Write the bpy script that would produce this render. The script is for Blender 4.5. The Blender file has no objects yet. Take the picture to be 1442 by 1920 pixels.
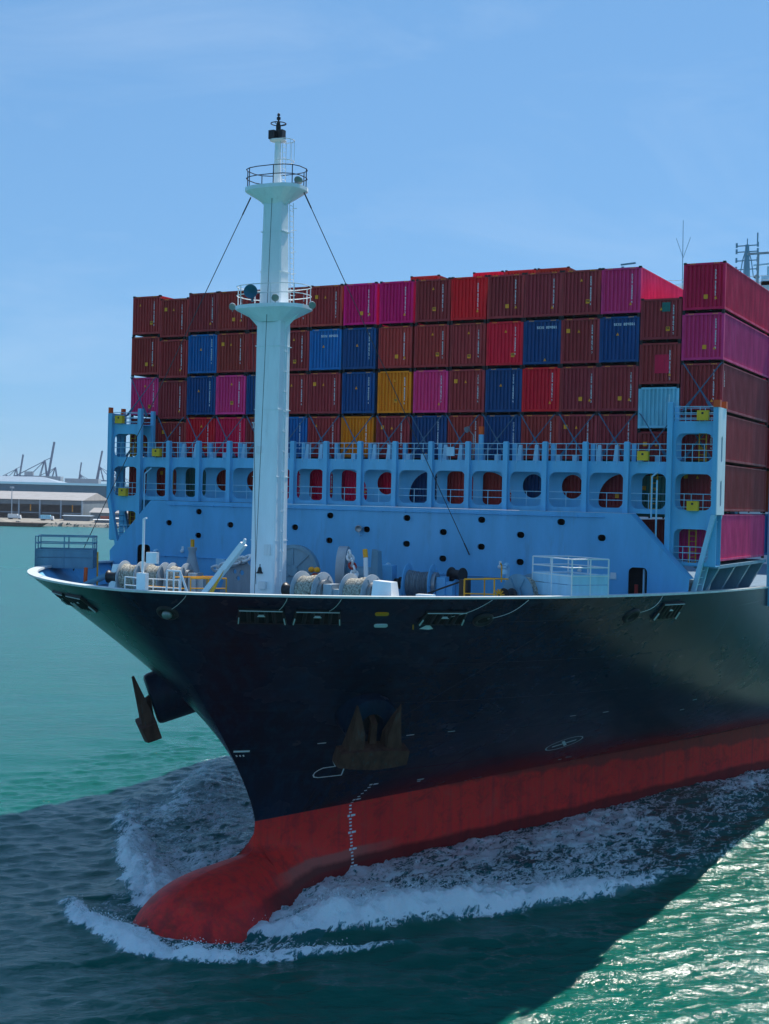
import bpy, math, random
import numpy as np
from mathutils import Vector, Matrix
from mathutils.geometry import tessellate_polygon

random.seed(7)
R_ = math.radians
scene = bpy.context.scene
COL = scene.collection

# ------------------------------------------------------------------ camera
cam_data = bpy.data.cameras.new('camera')
cam = bpy.data.objects.new('camera', cam_data); COL.objects.link(cam)
CAM_LOC = Vector((77.499, 40.5307, 21.908))
YAW, PITCH, ROLL = R_(207.84356), R_(-0.59869), R_(1.38461)
fw = Vector((math.cos(PITCH)*math.cos(YAW), math.cos(PITCH)*math.sin(YAW), math.sin(PITCH)))
rt = Vector((math.sin(YAW), -math.cos(YAW), 0)); up = rt.cross(fw)
rt2 = math.cos(ROLL)*rt + math.sin(ROLL)*up
up2 = -math.sin(ROLL)*rt + math.cos(ROLL)*up
cam.matrix_world = Matrix(((rt2.x, up2.x, -fw.x, CAM_LOC.x), (rt2.y, up2.y, -fw.y, CAM_LOC.y),
                           (rt2.z, up2.z, -fw.z, CAM_LOC.z), (0, 0, 0, 1)))
cam_data.sensor_fit = 'VERTICAL'; cam_data.sensor_height = 36.0; cam_data.lens = 47.432
cam_data.clip_start = 0.5; cam_data.clip_end = 40000
scene.camera = cam

# ------------------------------------------------------------------ sky, sun, exposure
SUN_AZ, SUN_EL = 174.5, 51.5          # degrees: azimuth from +X (ship's bow) towards +Y (port)
world = bpy.data.worlds.new('World'); scene.world = world; world.use_nodes = True
wn = world.node_tree; wn.nodes.clear()
w_out = wn.nodes.new('ShaderNodeOutputWorld'); w_bg = wn.nodes.new('ShaderNodeBackground')
w_sky = wn.nodes.new('ShaderNodeTexSky'); w_sky.sky_type = 'NISHITA'; w_sky.sun_disc = False
w_sky.sun_elevation = R_(SUN_EL); w_sky.sun_rotation = R_(90 - SUN_AZ)
w_sky.altitude = 0; w_sky.air_density = 1.0; w_sky.dust_density = 0.0; w_sky.ozone_density = 6.0
# sky graded by gamma and tint to lift the shade: flattens the sky's brightness the same way in every direction and keeps it blue
w_gam = wn.nodes.new('ShaderNodeGamma'); w_gam.inputs[1].default_value = 0.36; wn.links.new(w_sky.outputs[0], w_gam.inputs[0])
w_mul = wn.nodes.new('ShaderNodeMix'); w_mul.data_type = 'RGBA'; w_mul.blend_type = 'MULTIPLY'; w_mul.inputs[0].default_value = 1.0
w_mul.clamp_result = False; wn.links.new(w_gam.outputs[0], w_mul.inputs[6]); w_mul.inputs[7].default_value = (0.88, 1.58, 2.36, 1)
# faint cirrus
w_tc = wn.nodes.new('ShaderNodeTexCoord'); w_map = wn.nodes.new('ShaderNodeMapping'); w_map.inputs[3].default_value = (2.2, 2.2, 9.0)
wn.links.new(w_tc.outputs['Generated'], w_map.inputs[0])
w_nz = wn.nodes.new('ShaderNodeTexNoise'); w_nz.inputs['Scale'].default_value = 1.3; w_nz.inputs['Detail'].default_value = 7; w_nz.inputs['Roughness'].default_value = 0.62; w_nz.inputs['Distortion'].default_value = 0.8
wn.links.new(w_map.outputs[0], w_nz.inputs['Vector'])
w_rmp = wn.nodes.new('ShaderNodeMapRange'); w_rmp.inputs[1].default_value = 0.50; w_rmp.inputs[2].default_value = 0.80; w_rmp.inputs[3].default_value = 0.0; w_rmp.inputs[4].default_value = 0.14
wn.links.new(w_nz.outputs[0], w_rmp.inputs[0])
w_cl = wn.nodes.new('ShaderNodeMix'); w_cl.data_type = 'RGBA'; w_cl.clamp_result = False; wn.links.new(w_rmp.outputs[0], w_cl.inputs[0]); wn.links.new(w_mul.outputs[2], w_cl.inputs[6]); w_cl.inputs[7].default_value = (5.2, 5.8, 6.4, 1)
wn.links.new(w_cl.outputs[2], w_bg.inputs[0]); wn.links.new(w_bg.outputs[0], w_out.inputs[0])
w_bg.inputs[1].default_value = 0.13
sun_data = bpy.data.lights.new('sun', 'SUN'); sun_data.energy = 4.6; sun_data.angle = R_(0.53)
sun_data.color = (1.0, 0.95, 0.87)
sun = bpy.data.objects.new('sun', sun_data); COL.objects.link(sun)
sdir = Vector((math.cos(R_(SUN_EL))*math.cos(R_(SUN_AZ)), math.cos(R_(SUN_EL))*math.sin(R_(SUN_AZ)), math.sin(R_(SUN_EL))))
sun.rotation_euler = sdir.to_track_quat('Z', 'Y').to_euler()
vs = scene.view_settings
vs.view_transform = 'Standard'; vs.look = 'None'; vs.exposure = 0.42; vs.gamma = 1.0; vs.use_curve_mapping = False
scene.render.engine = 'CYCLES'
cy = scene.cycles
cy.use_denoising = True; cy.max_bounces = 6; cy.diffuse_bounces = 3; cy.glossy_bounces = 3
cy.transmission_bounces = 2; cy.volume_bounces = 0; cy.sample_clamp_indirect = 6.0; cy.caustics_reflective = False

# ------------------------------------------------------------------ mesh helpers
class MB:
    def __init__(self): self.v = []; self.f = []
    def add(self, vs_, fs_):
        o = len(self.v); self.v += [tuple(p) for p in vs_]; self.f += [tuple(i+o for i in f) for f in fs_]; return self
    def box(self, x0, x1, y0, y1, z0, z1):
        return self.add([(x0,y0,z0),(x1,y0,z0),(x1,y1,z0),(x0,y1,z0),(x0,y0,z1),(x1,y0,z1),(x1,y1,z1),(x0,y1,z1)],
                        [(0,3,2,1),(4,5,6,7),(0,1,5,4),(1,2,6,5),(2,3,7,6),(3,0,4,7)])
    def hexa(self, a, b):       # two quads (lists of 4 points), a below b
        return self.add(list(a)+list(b), [(0,3,2,1),(4,5,6,7),(0,1,5,4),(1,2,6,5),(2,3,7,6),(3,0,4,7)])
    def tube(self, p0, p1, r, n=8, r1=None, cap=True):
        p0 = Vector(p0); p1 = Vector(p1); r1 = r if r1 is None else r1
        d = (p1-p0).normalized(); a = d.orthogonal().normalized(); b = d.cross(a)
        vs_ = []
        for p, rr in ((p0, r), (p1, r1)):
            for i in range(n):
                t = 2*math.pi*i/n; vs_.append(p + a*math.cos(t)*rr + b*math.sin(t)*rr)
        fs_ = [(i, (i+1) % n, n+(i+1) % n, n+i) for i in range(n)]
        if cap: fs_ += [tuple(range(n-1, -1, -1)), tuple(range(n, 2*n))]
        return self.add(vs_, fs_)
    def path(self, pts, r, n=6):
        for a, b in zip(pts[:-1], pts[1:]): self.tube(a, b, r, n)
        return self
    def bar(self, p0, p1, w, h, upv=(0,0,1)):   # rectangular section bar
        p0 = Vector(p0); p1 = Vector(p1); d = (p1-p0).normalized(); u = Vector(upv)
        s = d.cross(u)
        if s.length < 1e-4: s = d.orthogonal()
        s.normalize(); u = s.cross(d).normalized()
        q = lambda p: [p - s*w/2 - u*h/2, p + s*w/2 - u*h/2, p + s*w/2 + u*h/2, p - s*w/2 + u*h/2]
        return self.hexa(q(p0), q(p1))
    def lathe(self, c, axis, prof, n=20, close=True):   # prof: (distance along axis, radius)
        c = Vector(c); d = Vector(axis).normalized(); a = d.orthogonal().normalized(); b = d.cross(a)
        vs_ = []; fs_ = []
        for h, r in prof:
            for i in range(n):
                t = 2*math.pi*i/n; vs_.append(c + d*h + a*math.cos(t)*r + b*math.sin(t)*r)
        for k in range(len(prof)-1):
            for i in range(n):
                j = (i+1) % n; fs_.append((k*n+i, k*n+j, (k+1)*n+j, (k+1)*n+i))
        if close: fs_ += [tuple(range(n-1, -1, -1)), tuple((len(prof)-1)*n+i for i in range(n))]
        return self.add(vs_, fs_)
    def plate(self, outer, holes, f, th):   # 2D outline with holes; f(u,v,w)->point, thickness th along w
        loops = [outer] + list(holes)
        flat = [p for l in loops for p in l]
        tris = tessellate_polygon([[Vector((p[0], p[1], 0)) for p in l] for l in loops])
        N = len(flat)
        vs_ = [f(p[0], p[1], 0) for p in flat] + [f(p[0], p[1], th) for p in flat]
        fs_ = [tuple(t) for t in tris] + [tuple(i+N for i in reversed(t)) for t in tris]
        o = 0
        for l in loops:
            n = len(l)
            for i in range(n):
                j = (i+1) % n; fs_.append((o+i, o+j, o+j+N, o+i+N))
            o += n
        return self.add(vs_, fs_)
    def grid(self, rows):
        nr = len(rows); nc = len(rows[0])
        vs_ = [p for r in rows for p in r]
        fs_ = [(i*nc+j, i*nc+j+1, (i+1)*nc+j+1, (i+1)*nc+j) for i in range(nr-1) for j in range(nc-1)]
        return self.add(vs_, fs_)
    def mesh(self, name, smooth=False, fix=True):
        me = bpy.data.meshes.new(name); me.from_pydata([tuple(p) for p in self.v], [], self.f)
        if fix:
            import bmesh
            bm = bmesh.new(); bm.from_mesh(me); bmesh.ops.recalc_face_normals(bm, faces=bm.faces); bm.to_mesh(me); bm.free()
        if smooth:
            for p in me.polygons: p.use_smooth = True
        me.update(); return me
    def build(self, name, mat, parent=None, smooth=False, fix=True, loc=None):
        return put(name, self.mesh(name, smooth, fix), mat, parent, loc)

def put(name, me, mat, parent=None, loc=None):
    o = bpy.data.objects.new(name, me); COL.objects.link(o)
    if len(me.materials) == 0: me.materials.append(None)
    o.material_slots[0].link = 'OBJECT'; o.material_slots[0].material = mat
    if parent is not None: o.parent = parent
    if loc is not None: o.location = loc
    return o
def empty(name, loc=(0,0,0), rz=0, parent=None):
    o = bpy.data.objects.new(name, None); COL.objects.link(o); o.location = loc; o.rotation_euler = (0,0,rz); o.parent = parent
    o.empty_display_size = 0.3
    return o
def tag(o, label=None, cat=None, group=None, kind=None):
    if label: o['label'] = label
    if cat: o['category'] = cat
    if group: o['group'] = group
    if kind: o['kind'] = kind
    return o
def rrect(cx, cy, w, h, r, n=5):
    pts = []
    for (sx, sy, a0) in ((1,1,0),(-1,1,90),(-1,-1,180),(1,-1,270)):
        for i in range(n+1):
            a = R_(a0+90*i/n); pts.append((cx+sx*(w/2-r)+r*math.cos(a), cy+sy*(h/2-r)+r*math.sin(a)))
    return pts
def ell(cx, cy, rx, ry, n=24): return [(cx+rx*math.cos(2*math.pi*i/n), cy+ry*math.sin(2*math.pi*i/n)) for i in range(n)]
SM = 0.6  # auto-smooth style angle used below
def shade_auto(o, ang=35):
    me = o.data
    for p in me.polygons: p.use_smooth = True
    try: me.set_sharp_from_angle(angle=R_(ang))
    except Exception: pass
    return o

# ------------------------------------------------------------------ materials
def nodemat(name):
    m = bpy.data.materials.new(name); m.use_nodes = True
    nt = m.node_tree; b = nt.nodes['Principled BSDF']; return m, nt, b
def N(nt, t, **kw):
    n = nt.nodes.new(t)
    for k, v in kw.items():
        if k.startswith('i_'):
            key = k[2:]; key = int(key) if key.isdigit() else key.replace('_', ' ')
            n.inputs[key].default_value = v
        else: setattr(n, k, v)
    return n
def mixc(nt, a, b, fac, blend='MIX'):
    m = nt.nodes.new('ShaderNodeMix'); m.data_type = 'RGBA'; m.blend_type = blend
    for sock, v in ((m.inputs[6], a), (m.inputs[7], b), (m.inputs[0], fac)):
        if hasattr(v, 'is_linked') or hasattr(v, 'links'): nt.links.new(v, sock)
        else: sock.default_value = v if isinstance(v, (int, float)) else (*v, 1)[:4]
    return m.outputs[2]
def ramp(nt, src, lo, hi, a=0.0, b=1.0):
    m = nt.nodes.new('ShaderNodeMapRange'); m.inputs[1].default_value = lo; m.inputs[2].default_value = hi
    m.inputs[3].default_value = a; m.inputs[4].default_value = b; nt.links.new(src, m.inputs[0]); return m.outputs[0]
def math_(nt, op, a, b=None, clamp=False):
    m = nt.nodes.new('ShaderNodeMath'); m.operation = op; m.use_clamp = clamp
    for i, v in enumerate((a, b)):
        if v is None: continue
        if hasattr(v, 'links'): nt.links.new(v, m.inputs[i])
        else: m.inputs[i].default_value = v
    return m.outputs[0]
def noise(nt, vec, scale, detail=4, rough=0.55, dist=0.0, out=0):
    n = N(nt, 'ShaderNodeTexNoise'); n.inputs['Scale'].default_value = scale; n.inputs['Detail'].default_value = detail
    n.inputs['Roughness'].default_value = rough; n.inputs['Distortion'].default_value = dist
    if vec is not None: nt.links.new(vec, n.inputs['Vector'])
    return n.outputs[out]
def scaled(nt, vec, s):
    m = N(nt, 'ShaderNodeMapping'); nt.links.new(vec, m.inputs[0]); m.inputs[3].default_value = s; return m.outputs[0]
def bump(nt, b, h, strength=0.3, dist=0.05):
    n = N(nt, 'ShaderNodeBump'); n.inputs['Strength'].default_value = strength; n.inputs['Distance'].default_value = dist
    nt.links.new(h, n.inputs['Height']); nt.links.new(n.outputs[0], b.inputs['Normal']); return n

def paint(name, col, rough=0.45, wear=0.25, rust=0.0, rustcol=(0.12, 0.04, 0.02), scale=1.0, spec=0.4, vary=0.0, metal=0.0):
    m, nt, b = nodemat(name)
    tc = N(nt, 'ShaderNodeTexCoord'); ob = tc.outputs['Object']
    n1 = noise(nt, scaled(nt, ob, (scale, scale, 0.25*scale)), 1.6, 6, 0.65)
    dark = tuple(c*(1-wear) for c in col); lite = tuple(min(1, c*(1+wear*0.55)+0.01*wear) for c in col)
    c = mixc(nt, dark, lite, ramp(nt, n1, 0.3, 0.7))
    if rust > 0:
        n2 = noise(nt, scaled(nt, ob, (3.1*scale, 3.1*scale, 0.5*scale)), 1.0, 8, 0.7)
        c = mixc(nt, c, rustcol, math_(nt, 'MULTIPLY', ramp(nt, n2, 0.56, 0.70), rust))
    if vary > 0:
        oi = N(nt, 'ShaderNodeObjectInfo')
        hs = N(nt, 'ShaderNodeHueSaturation'); nt.links.new(c, hs.inputs['Color'])
        nt.links.new(ramp(nt, oi.outputs['Random'], 0, 1, 1-vary, 1+vary), hs.inputs['Value'])
        w2 = N(nt, 'ShaderNodeTexWhiteNoise', noise_dimensions='1D'); nt.links.new(oi.outputs['Random'], w2.inputs['W'])
        nt.links.new(ramp(nt, w2.outputs[0], 0, 1, 0.5-vary*0.03, 0.5+vary*0.012), hs.inputs['Hue'])
        c = hs.outputs[0]
    nt.links.new(c, b.inputs['Base Color'])
    nt.links.new(ramp(nt, n1, 0.3, 0.7, rough+0.1, rough-0.06), b.inputs['Roughness'])
    b.inputs['Specular IOR Level'].default_value = spec; b.inputs['Metallic'].default_value = metal
    bump(nt, b, noise(nt, ob, 7*scale, 4), 0.08, 0.03)
    return m

M = {}
M['white'] = paint('white_paint', (0.78, 0.80, 0.80), 0.4, 0.08, 0.10)
M['mast'] = paint('mast_paint', (0.85, 0.91, 0.93), 0.35, 0.07, 0.10)
M['blue'] = paint('blue_paint', (0.13, 0.45, 0.74), 0.42, 0.13, 0.22, (0.10, 0.13, 0.16), scale=0.5)
M['blue2'] = paint('bridge_blue_paint', (0.16, 0.51, 0.77), 0.42, 0.14, 0.15, scale=0.6)
M['blue_light'] = paint('pale_blue_paint', (0.40, 0.68, 0.84), 0.4, 0.15, 0.1)
M['grey'] = paint('grey_machinery_paint', (0.36, 0.42, 0.46), 0.4, 0.2, 0.15)
M['greyblue'] = paint('grey_blue_paint', (0.13, 0.29, 0.40), 0.42, 0.2, 0.15)
M['yellow'] = paint('yellow_paint', (0.90, 0.38, 0.01), 0.45, 0.2, 0.1)
M['ybox'] = paint('yellow_box_plastic', (0.90, 0.50, 0.02), 0.5, 0.15)
M['orange'] = paint('orange_paint', (0.85, 0.10, 0.01), 0.5, 0.1)
M['black'] = paint('black_steel', (0.015, 0.016, 0.018), 0.45, 0.3)
M['dark'] = paint('shade_and_pane_black', (0.008, 0.010, 0.014), 0.8, 0.2)  # near-black that paints shade into openings; also the bridge window panes
M['redpaint'] = paint('red_fitting', (0.45, 0.03, 0.02), 0.5, 0.2)
M['rail'] = paint('rail_cap_paint', (0.66, 0.70, 0.68), 0.4, 0.15, 0.2, scale=1.5)
M['deck'] = paint('deck_paint', (0.05, 0.14, 0.22), 0.6, 0.25, 0.3)
M['decal'] = paint('white_print', (0.72, 0.76, 0.78), 0.5, 0.05)
M['decal_y'] = paint('yellow_print', (0.95, 0.34, 0.01), 0.5, 0.05)
M['rust'] = paint('rusty_iron', (0.095, 0.034, 0.020), 0.8, 0.5, 0.6, (0.05, 0.10, 0.12), scale=1.6)
M['steel'] = paint('bare_steel', (0.35, 0.36, 0.36), 0.35, 0.3, 0.3, metal=0.6)
M['wire'] = paint('wire_rope', (0.04, 0.05, 0.06), 0.5, 0.2)
M['rod'] = paint('galvanised_rod', (0.06, 0.15, 0.24), 0.45, 0.2)
CC = {'maroon': (0.44, 0.040, 0.044), 'brown': (0.53, 0.050, 0.042), 'red': (0.95, 0.010, 0.024), 'crimson': (0.85, 0.010, 0.070),
      'magenta': (1.0, 0.002, 0.17), 'pink': (1.0, 0.042, 0.20), 'navy': (0.005, 0.07, 0.22), 'blue': (0.01, 0.17, 0.46),
      'yellow': (1.0, 0.24, 0.003), 'sky': (0.30, 0.66, 0.82), 'green': (0.03, 0.17, 0.15), 'orange': (0.36, 0.075, 0.03)}
for k, c in CC.items():
    M['c_'+k] = paint('container_'+k, c, 0.5, 0.26, 0.30 if k not in ('magenta',) else 0.04, (0.05, 0.02, 0.02), scale=0.9, spec=0.22, vary=0.14)
M['cframe'] = paint('container_under_rail', (0.02, 0.016, 0.018), 0.7, 0.3)

def rope_material():
    m, nt, b = nodemat('mooring_rope')
    tc = N(nt, 'ShaderNodeTexCoord'); n1 = noise(nt, scaled(nt, tc.outputs['Object'], (9, 9, 9)), 1.0, 5, 0.7)
    nt.links.new(mixc(nt, (0.10, 0.09, 0.07), (0.62, 0.58, 0.48), ramp(nt, n1, 0.35, 0.62)), b.inputs['Base Color'])
    b.inputs['Roughness'].default_value = 0.9; bump(nt, b, n1, 0.6, 0.05); return m
M['rope'] = rope_material()

# hull: black topsides over red boot-topping with scuffs, navy streaks with painted blue sheen and a wet band
def hull_material():
    m, nt, b = nodemat('hull_paint')
    tc = N(nt, 'ShaderNodeTexCoord'); ob = tc.outputs['Object']
    sep = N(nt, 'ShaderNodeSeparateXYZ'); nt.links.new(ob, sep.inputs[0]); X, Y, Z = sep.outputs
    big = noise(nt, scaled(nt, ob, (0.12, 0.12, 0.2)), 1.0, 5, 0.6)
    streak = noise(nt, scaled(nt, ob, (1.6, 1.6, 0.10)), 1.0, 6, 0.65)
    fine = noise(nt, ob, 5.0, 5, 0.6)
    blk = mixc(nt, (0.0015, 0.006, 0.017), (0.003, 0.017, 0.042), ramp(nt, big, 0.35, 0.65))
    blk = mixc(nt, blk, (0.006, 0.040, 0.085), math_(nt, 'MULTIPLY', ramp(nt, streak, 0.46, 0.70), 0.60))  # navy streaks, with patches of blue sheen painted into the colour
    hair = noise(nt, scaled(nt, ob, (0.10, 0.10, 7.0)), 1.0, 5, 0.7)
    blk = mixc(nt, blk, (0.020, 0.045, 0.065), math_(nt, 'MULTIPLY', ramp(nt, hair, 0.55, 0.75), 0.45))
    scr = noise(nt, scaled(nt, ob, (0.5, 0.5, 3.0)), 1.0, 9, 0.8, 0.4)
    blk = mixc(nt, blk, (0.10, 0.13, 0.14), math_(nt, 'MULTIPLY', ramp(nt, scr, 0.70, 0.76), 0.5))
    # the red
    red = mixc(nt, (0.76, 0.030, 0.032), (0.92, 0.044, 0.034), ramp(nt, big, 0.3, 0.7))
    red = mixc(nt, red, (0.30, 0.035, 0.055), math_(nt, 'MULTIPLY', ramp(nt, streak, 0.48, 0.72), 0.55))
    red = mixc(nt, red, (0.46, 0.11, 0.03), math_(nt, 'MULTIPLY', ramp(nt, fine, 0.54, 0.74), 0.5))
    blotch = noise(nt, scaled(nt, ob, (0.55, 0.55, 0.8)), 1.0, 8, 0.72, 0.5)
    red = mixc(nt, red, (0.22, 0.022, 0.030), math_(nt, 'MULTIPLY', ramp(nt, blotch, 0.50, 0.66), 0.55))
    red = mixc(nt, red, (0.68, 0.10, 0.075), math_(nt, 'MULTIPLY', ramp(nt, blotch, 0.44, 0.34), 0.35))
    # worn brownish band below the paint line, widening aft
    wob = math_(nt, 'MULTIPLY', math_(nt, 'SUBTRACT', noise(nt, scaled(nt, ob, (0.35, 0.35, 0.35)), 1.0, 5, 0.6), 0.5), 1.6)
    aft = ramp(nt, X, 6.0, -34.0, -0.25, 1.35)
    band = ramp(nt, math_(nt, 'ADD', math_(nt, 'SUBTRACT', Z, 3.94), math_(nt, 'ADD', aft, wob)), -0.10, 0.14)
    red = mixc(nt, red, (0.135, 0.042, 0.040), math_(nt, 'MULTIPLY', band, 0.62))
    # pinkish scuffed patch where the bow wave scrubs the paint, abaft the bulb
    px_ = ramp(nt, X, 16.5, 14.0); px2 = ramp(nt, X, 4.0, 7.5); pz = ramp(nt, math_(nt, 'ADD', Z, math_(nt, 'MULTIPLY', wob, 0.35)), 1.35, 1.2)
    pz2 = ramp(nt, math_(nt, 'ADD', Z, math_(nt, 'MULTIPLY', wob, 0.3)), 0.25, 0.4)
    patch = math_(nt, 'MULTIPLY', math_(nt, 'MULTIPLY', px_, px2), math_(nt, 'MULTIPLY', pz, pz2))
    red = mixc(nt, red, (0.42, 0.15, 0.12), math_(nt, 'MULTIPLY', patch, 0.75))
    # wet, weed-stained band at the water
    wet = ramp(nt, math_(nt, 'ADD', Z, math_(nt, 'MULTIPLY', wob, 0.45)), 0.85, 0.60)
    wet = math_(nt, 'MULTIPLY', wet, ramp(nt, X, 19.5, 17.0))
    red = mixc(nt, red, (0.085, 0.010, 0.014), math_(nt, 'MULTIPLY', wet, 0.8))
    # dark smudges on the bulb nose
    sm = math_(nt, 'MULTIPLY', ramp(nt, X, 20.0, 24.0), ramp(nt, noise(nt, scaled(nt, ob, (0.7, 0.7, 0.7)), 1.0, 6, 0.7), 0.45, 0.62))
    red = mixc(nt, red, (0.13, 0.035, 0.028), math_(nt, 'MULTIPLY', sm, 0.8))
    is_red = ramp(nt, Z, 3.945, 3.935)
    c = mixc(nt, blk, red, is_red)
    nt.links.new(c, b.inputs['Base Color'])
    r1 = ramp(nt, big, 0.3, 0.7, 0.20, 0.32)
    nt.links.new(math_(nt, 'ADD', r1, math_(nt, 'MULTIPLY', is_red, 0.22)), b.inputs['Roughness'])
    b.inputs['Specular IOR Level'].default_value = 0.11
    # plate seams and slight hungry-horse waviness of the plating
    zz = math_(nt, 'FRACT', math_(nt, 'MULTIPLY', Z, 0.41)); seam = ramp(nt, math_(nt, 'ABSOLUTE', math_(nt, 'SUBTRACT', zz, 0.5)), 0.0, 0.012, 1, 0)
    xx = math_(nt, 'FRACT', math_(nt, 'MULTIPLY', X, 0.125)); seam2 = ramp(nt, math_(nt, 'ABSOLUTE', math_(nt, 'SUBTRACT', xx, 0.5)), 0.0, 0.004, 1, 0)
    wav = noise(nt, scaled(nt, ob, (0.9, 0.9, 0.9)), 1.0, 2, 0.4)
    h = math_(nt, 'ADD', math_(nt, 'MULTIPLY', math_(nt, 'MAXIMUM', seam, seam2), 0.22), math_(nt, 'MULTIPLY', wav, 0.9))
    h = math_(nt, 'ADD', h, math_(nt, 'MULTIPLY', fine, 0.03))
    bump(nt, b, h, 0.45, 0.06)
    return m
M['hull'] = hull_material()
# ------------------------------------------------------------------ hull form (half-breadth as a function of length and height)
Z_BOOT = 3.94
def sheer(x): return 16.91 + .0199*x - .0004*x*x
def hpars(t):
    t = min(max(t, 0.0), 1.0)
    return (15.15+(26.52-15.15)*t**1.3, 70+(37.65-70)*t**0.6, 1.05+(2.883-1.05)*t**0.8, 1.0+(.652-1)*t)
def half(x, t):
    xs, L, n, m = hpars(t); s = max(xs-x, 0.0)
    return 21.5*(1-(1-min(s/L, 1.0))**n)**m
def hz(x, t): return Z_BOOT + t*(sheer(x)-Z_BOOT)
def hpt(x, t, side=1): return Vector((x, side*half(x, t), hz(x, t)))
def t_of(x, z): return (z-Z_BOOT)/(sheer(x)-Z_BOOT)
def hxz(x, z, side=1, off=0.0):      # point on the hull at length x, height z, moved out by off
    t = t_of(x, z)
    if t < 0: y = low_half(x, z)
    else: y = half(x, t)
    p = Vector((x, side*y, z))
    if off:
        e = 0.05
        ya = low_half(x+e, z) if t < 0 else half(x+e, t_of(x+e, z))
        yb = low_half(x, z+e) if t+e/13 < 0 else half(x, max(t_of(x, z+e), 0))
        du = Vector((e, side*(ya-y), 0)); dv = Vector((0, side*(yb-y), e))
        n = du.cross(dv); n.normalize()
        if n.y*side < 0: n = -n
        p += n*off
    return p
def hframe(x, t, side=1):
    P = hpt(x, t, side); a = hpt(x-0.05, t, side)-P; b = hpt(x, t-0.01, side)-P
    a.normalize(); n = a.cross(b).normalized()
    if n.y*side < 0: n = -n
    v = n.cross(a).normalized()
    if v.z < 0: v = -v
    return P, a, v, n       # point, aft direction, up direction along plating, outward normal
def smax(a, b, k):
    h = max(k-abs(a-b), 0.0)/k; return max(a, b)+h*h*k*0.25
def low_half(x, z):
    xs, L, n, m = hpars(0); s = xs-x
    yh = 21.5*(1-(1-min(s/L, 1.0))**n) if s > 0 else s*1.2
    if x > 18.5: sg = math.sqrt(max(0.0, 1-(abs(x-18.5)/6.0)**2.9))
    else: sg = 1.0
    w = 3.75 if x > 18.5 else 3.75-min((18.5-x)/7.5, 1)**.8*1.6
    hh = 4.55; zc = -2.35
    q = 1-((z-zc)/(hh*max(sg, 1e-4)))**2 if sg > 1e-4 else -1
    # signed: positive inside the bulb height, falling off outside it
    yb = w*sg*math.sqrt(q) if q > 0 else -1.2*(abs(z-zc)-hh*sg)
    return max(smax(yh, yb, 1.1), 0.0)

# ------------------------------------------------------------------ sea
class VN:
    def __init__(self, seed): self.t = np.random.default_rng(seed).random((256, 256))
    def __call__(self, x, y):
        xi = np.floor(x).astype(np.int64); yi = np.floor(y).astype(np.int64); fx = x-xi; fy = y-yi
        fx = fx*fx*(3-2*fx); fy = fy*fy*(3-2*fy); t = self.t
        g = lambda a, b: t[a & 255, b & 255]
        return (g(xi, yi)*(1-fx)+g(xi+1, yi)*fx)*(1-fy)+(g(xi, yi+1)*(1-fx)+g(xi+1, yi+1)*fx)*fy
vn = VN(3)
def fbm(x, y, o=5, g=0.5):
    s = 0; a = 1; tot = 0
    for k in range(o):
        s = s+a*vn(x*2**k+17.3*k, y*2**k+5.1*k); tot += a; a *= g
    return s/tot
def polyfield(x, y, pts):
    # distance to a polyline and interpolated attributes; also signed side
    best = np.full(x.shape, 1e9); attr = [np.zeros(x.shape) for _ in pts[0][2:]]; sd = np.zeros(x.shape)
    for a, b in zip(pts[:-1], pts[1:]):
        dx, dy = b[0]-a[0], b[1]-a[1]; L2 = dx*dx+dy*dy
        u = np.clip(((x-a[0])*dx+(y-a[1])*dy)/L2, 0, 1)
        px = a[0]+u*dx; py = a[1]+u*dy; d = np.hypot(x-px, y-py); k = d < best
        best = np.where(k, d, best); sd = np.where(k, np.sign((x-a[0])*dy-(y-a[1])*dx), sd)
        for i in range(len(attr)): attr[i] = np.where(k, a[i+2]+u*(b[i+2]-a[i+2]), attr[i])
    return best, sd, attr
def axis(lo, hi, d, far, g=1.13):
    core = np.arange(lo, hi+1e-6, d); out = []
    s = d; v = hi
    while v < far: s *= g; v += s; out.append(v)
    s = d; v = lo; neg = []
    while v > -far: s *= g; v -= s; neg.append(v)
    return np.concatenate([np.array(neg[::-1]), core, np.array(out)])
gx = axis(-45, 34, 0.145, 3600); gy = axis(-30, 31, 0.145, 3600)
GX, GY = np.meshgrid(gx, gy, indexing='ij')
dgx = np.gradient(gx); dgy = np.gradient(gy); cell = np.maximum(dgx[:, None], dgy[None, :])
H = np.zeros(GX.shape); rng = np.random.default_rng(11)
wind = R_(212)
for lam in (26, 19, 13, 9.5, 7.3, 5.6, 4.4, 3.5, 2.9, 2.4, 2.0, 1.7, 1.4, 1.2, 1.0, 0.85):
    for _ in range(2):
        a = wind+rng.normal(0, 0.55); k = 2*math.pi/lam; ph = rng.random()*6.28
        amp = 0.018*lam if lam < 2.6 else (0.0085*lam if lam < 8 else 0.06)
        arg = k*(GX*math.cos(a)+GY*math.sin(a))+ph + 1.3*vn(GX*0.11+lam, GY*0.11)*2
        w = 1-np.abs(np.sin(arg*0.5))         # peaky crests
        H += np.where(cell < lam/3.0, amp*(w-0.36)*np.clip((lam/3.0-cell)/(lam/6), 0, 1), 0)
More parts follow.
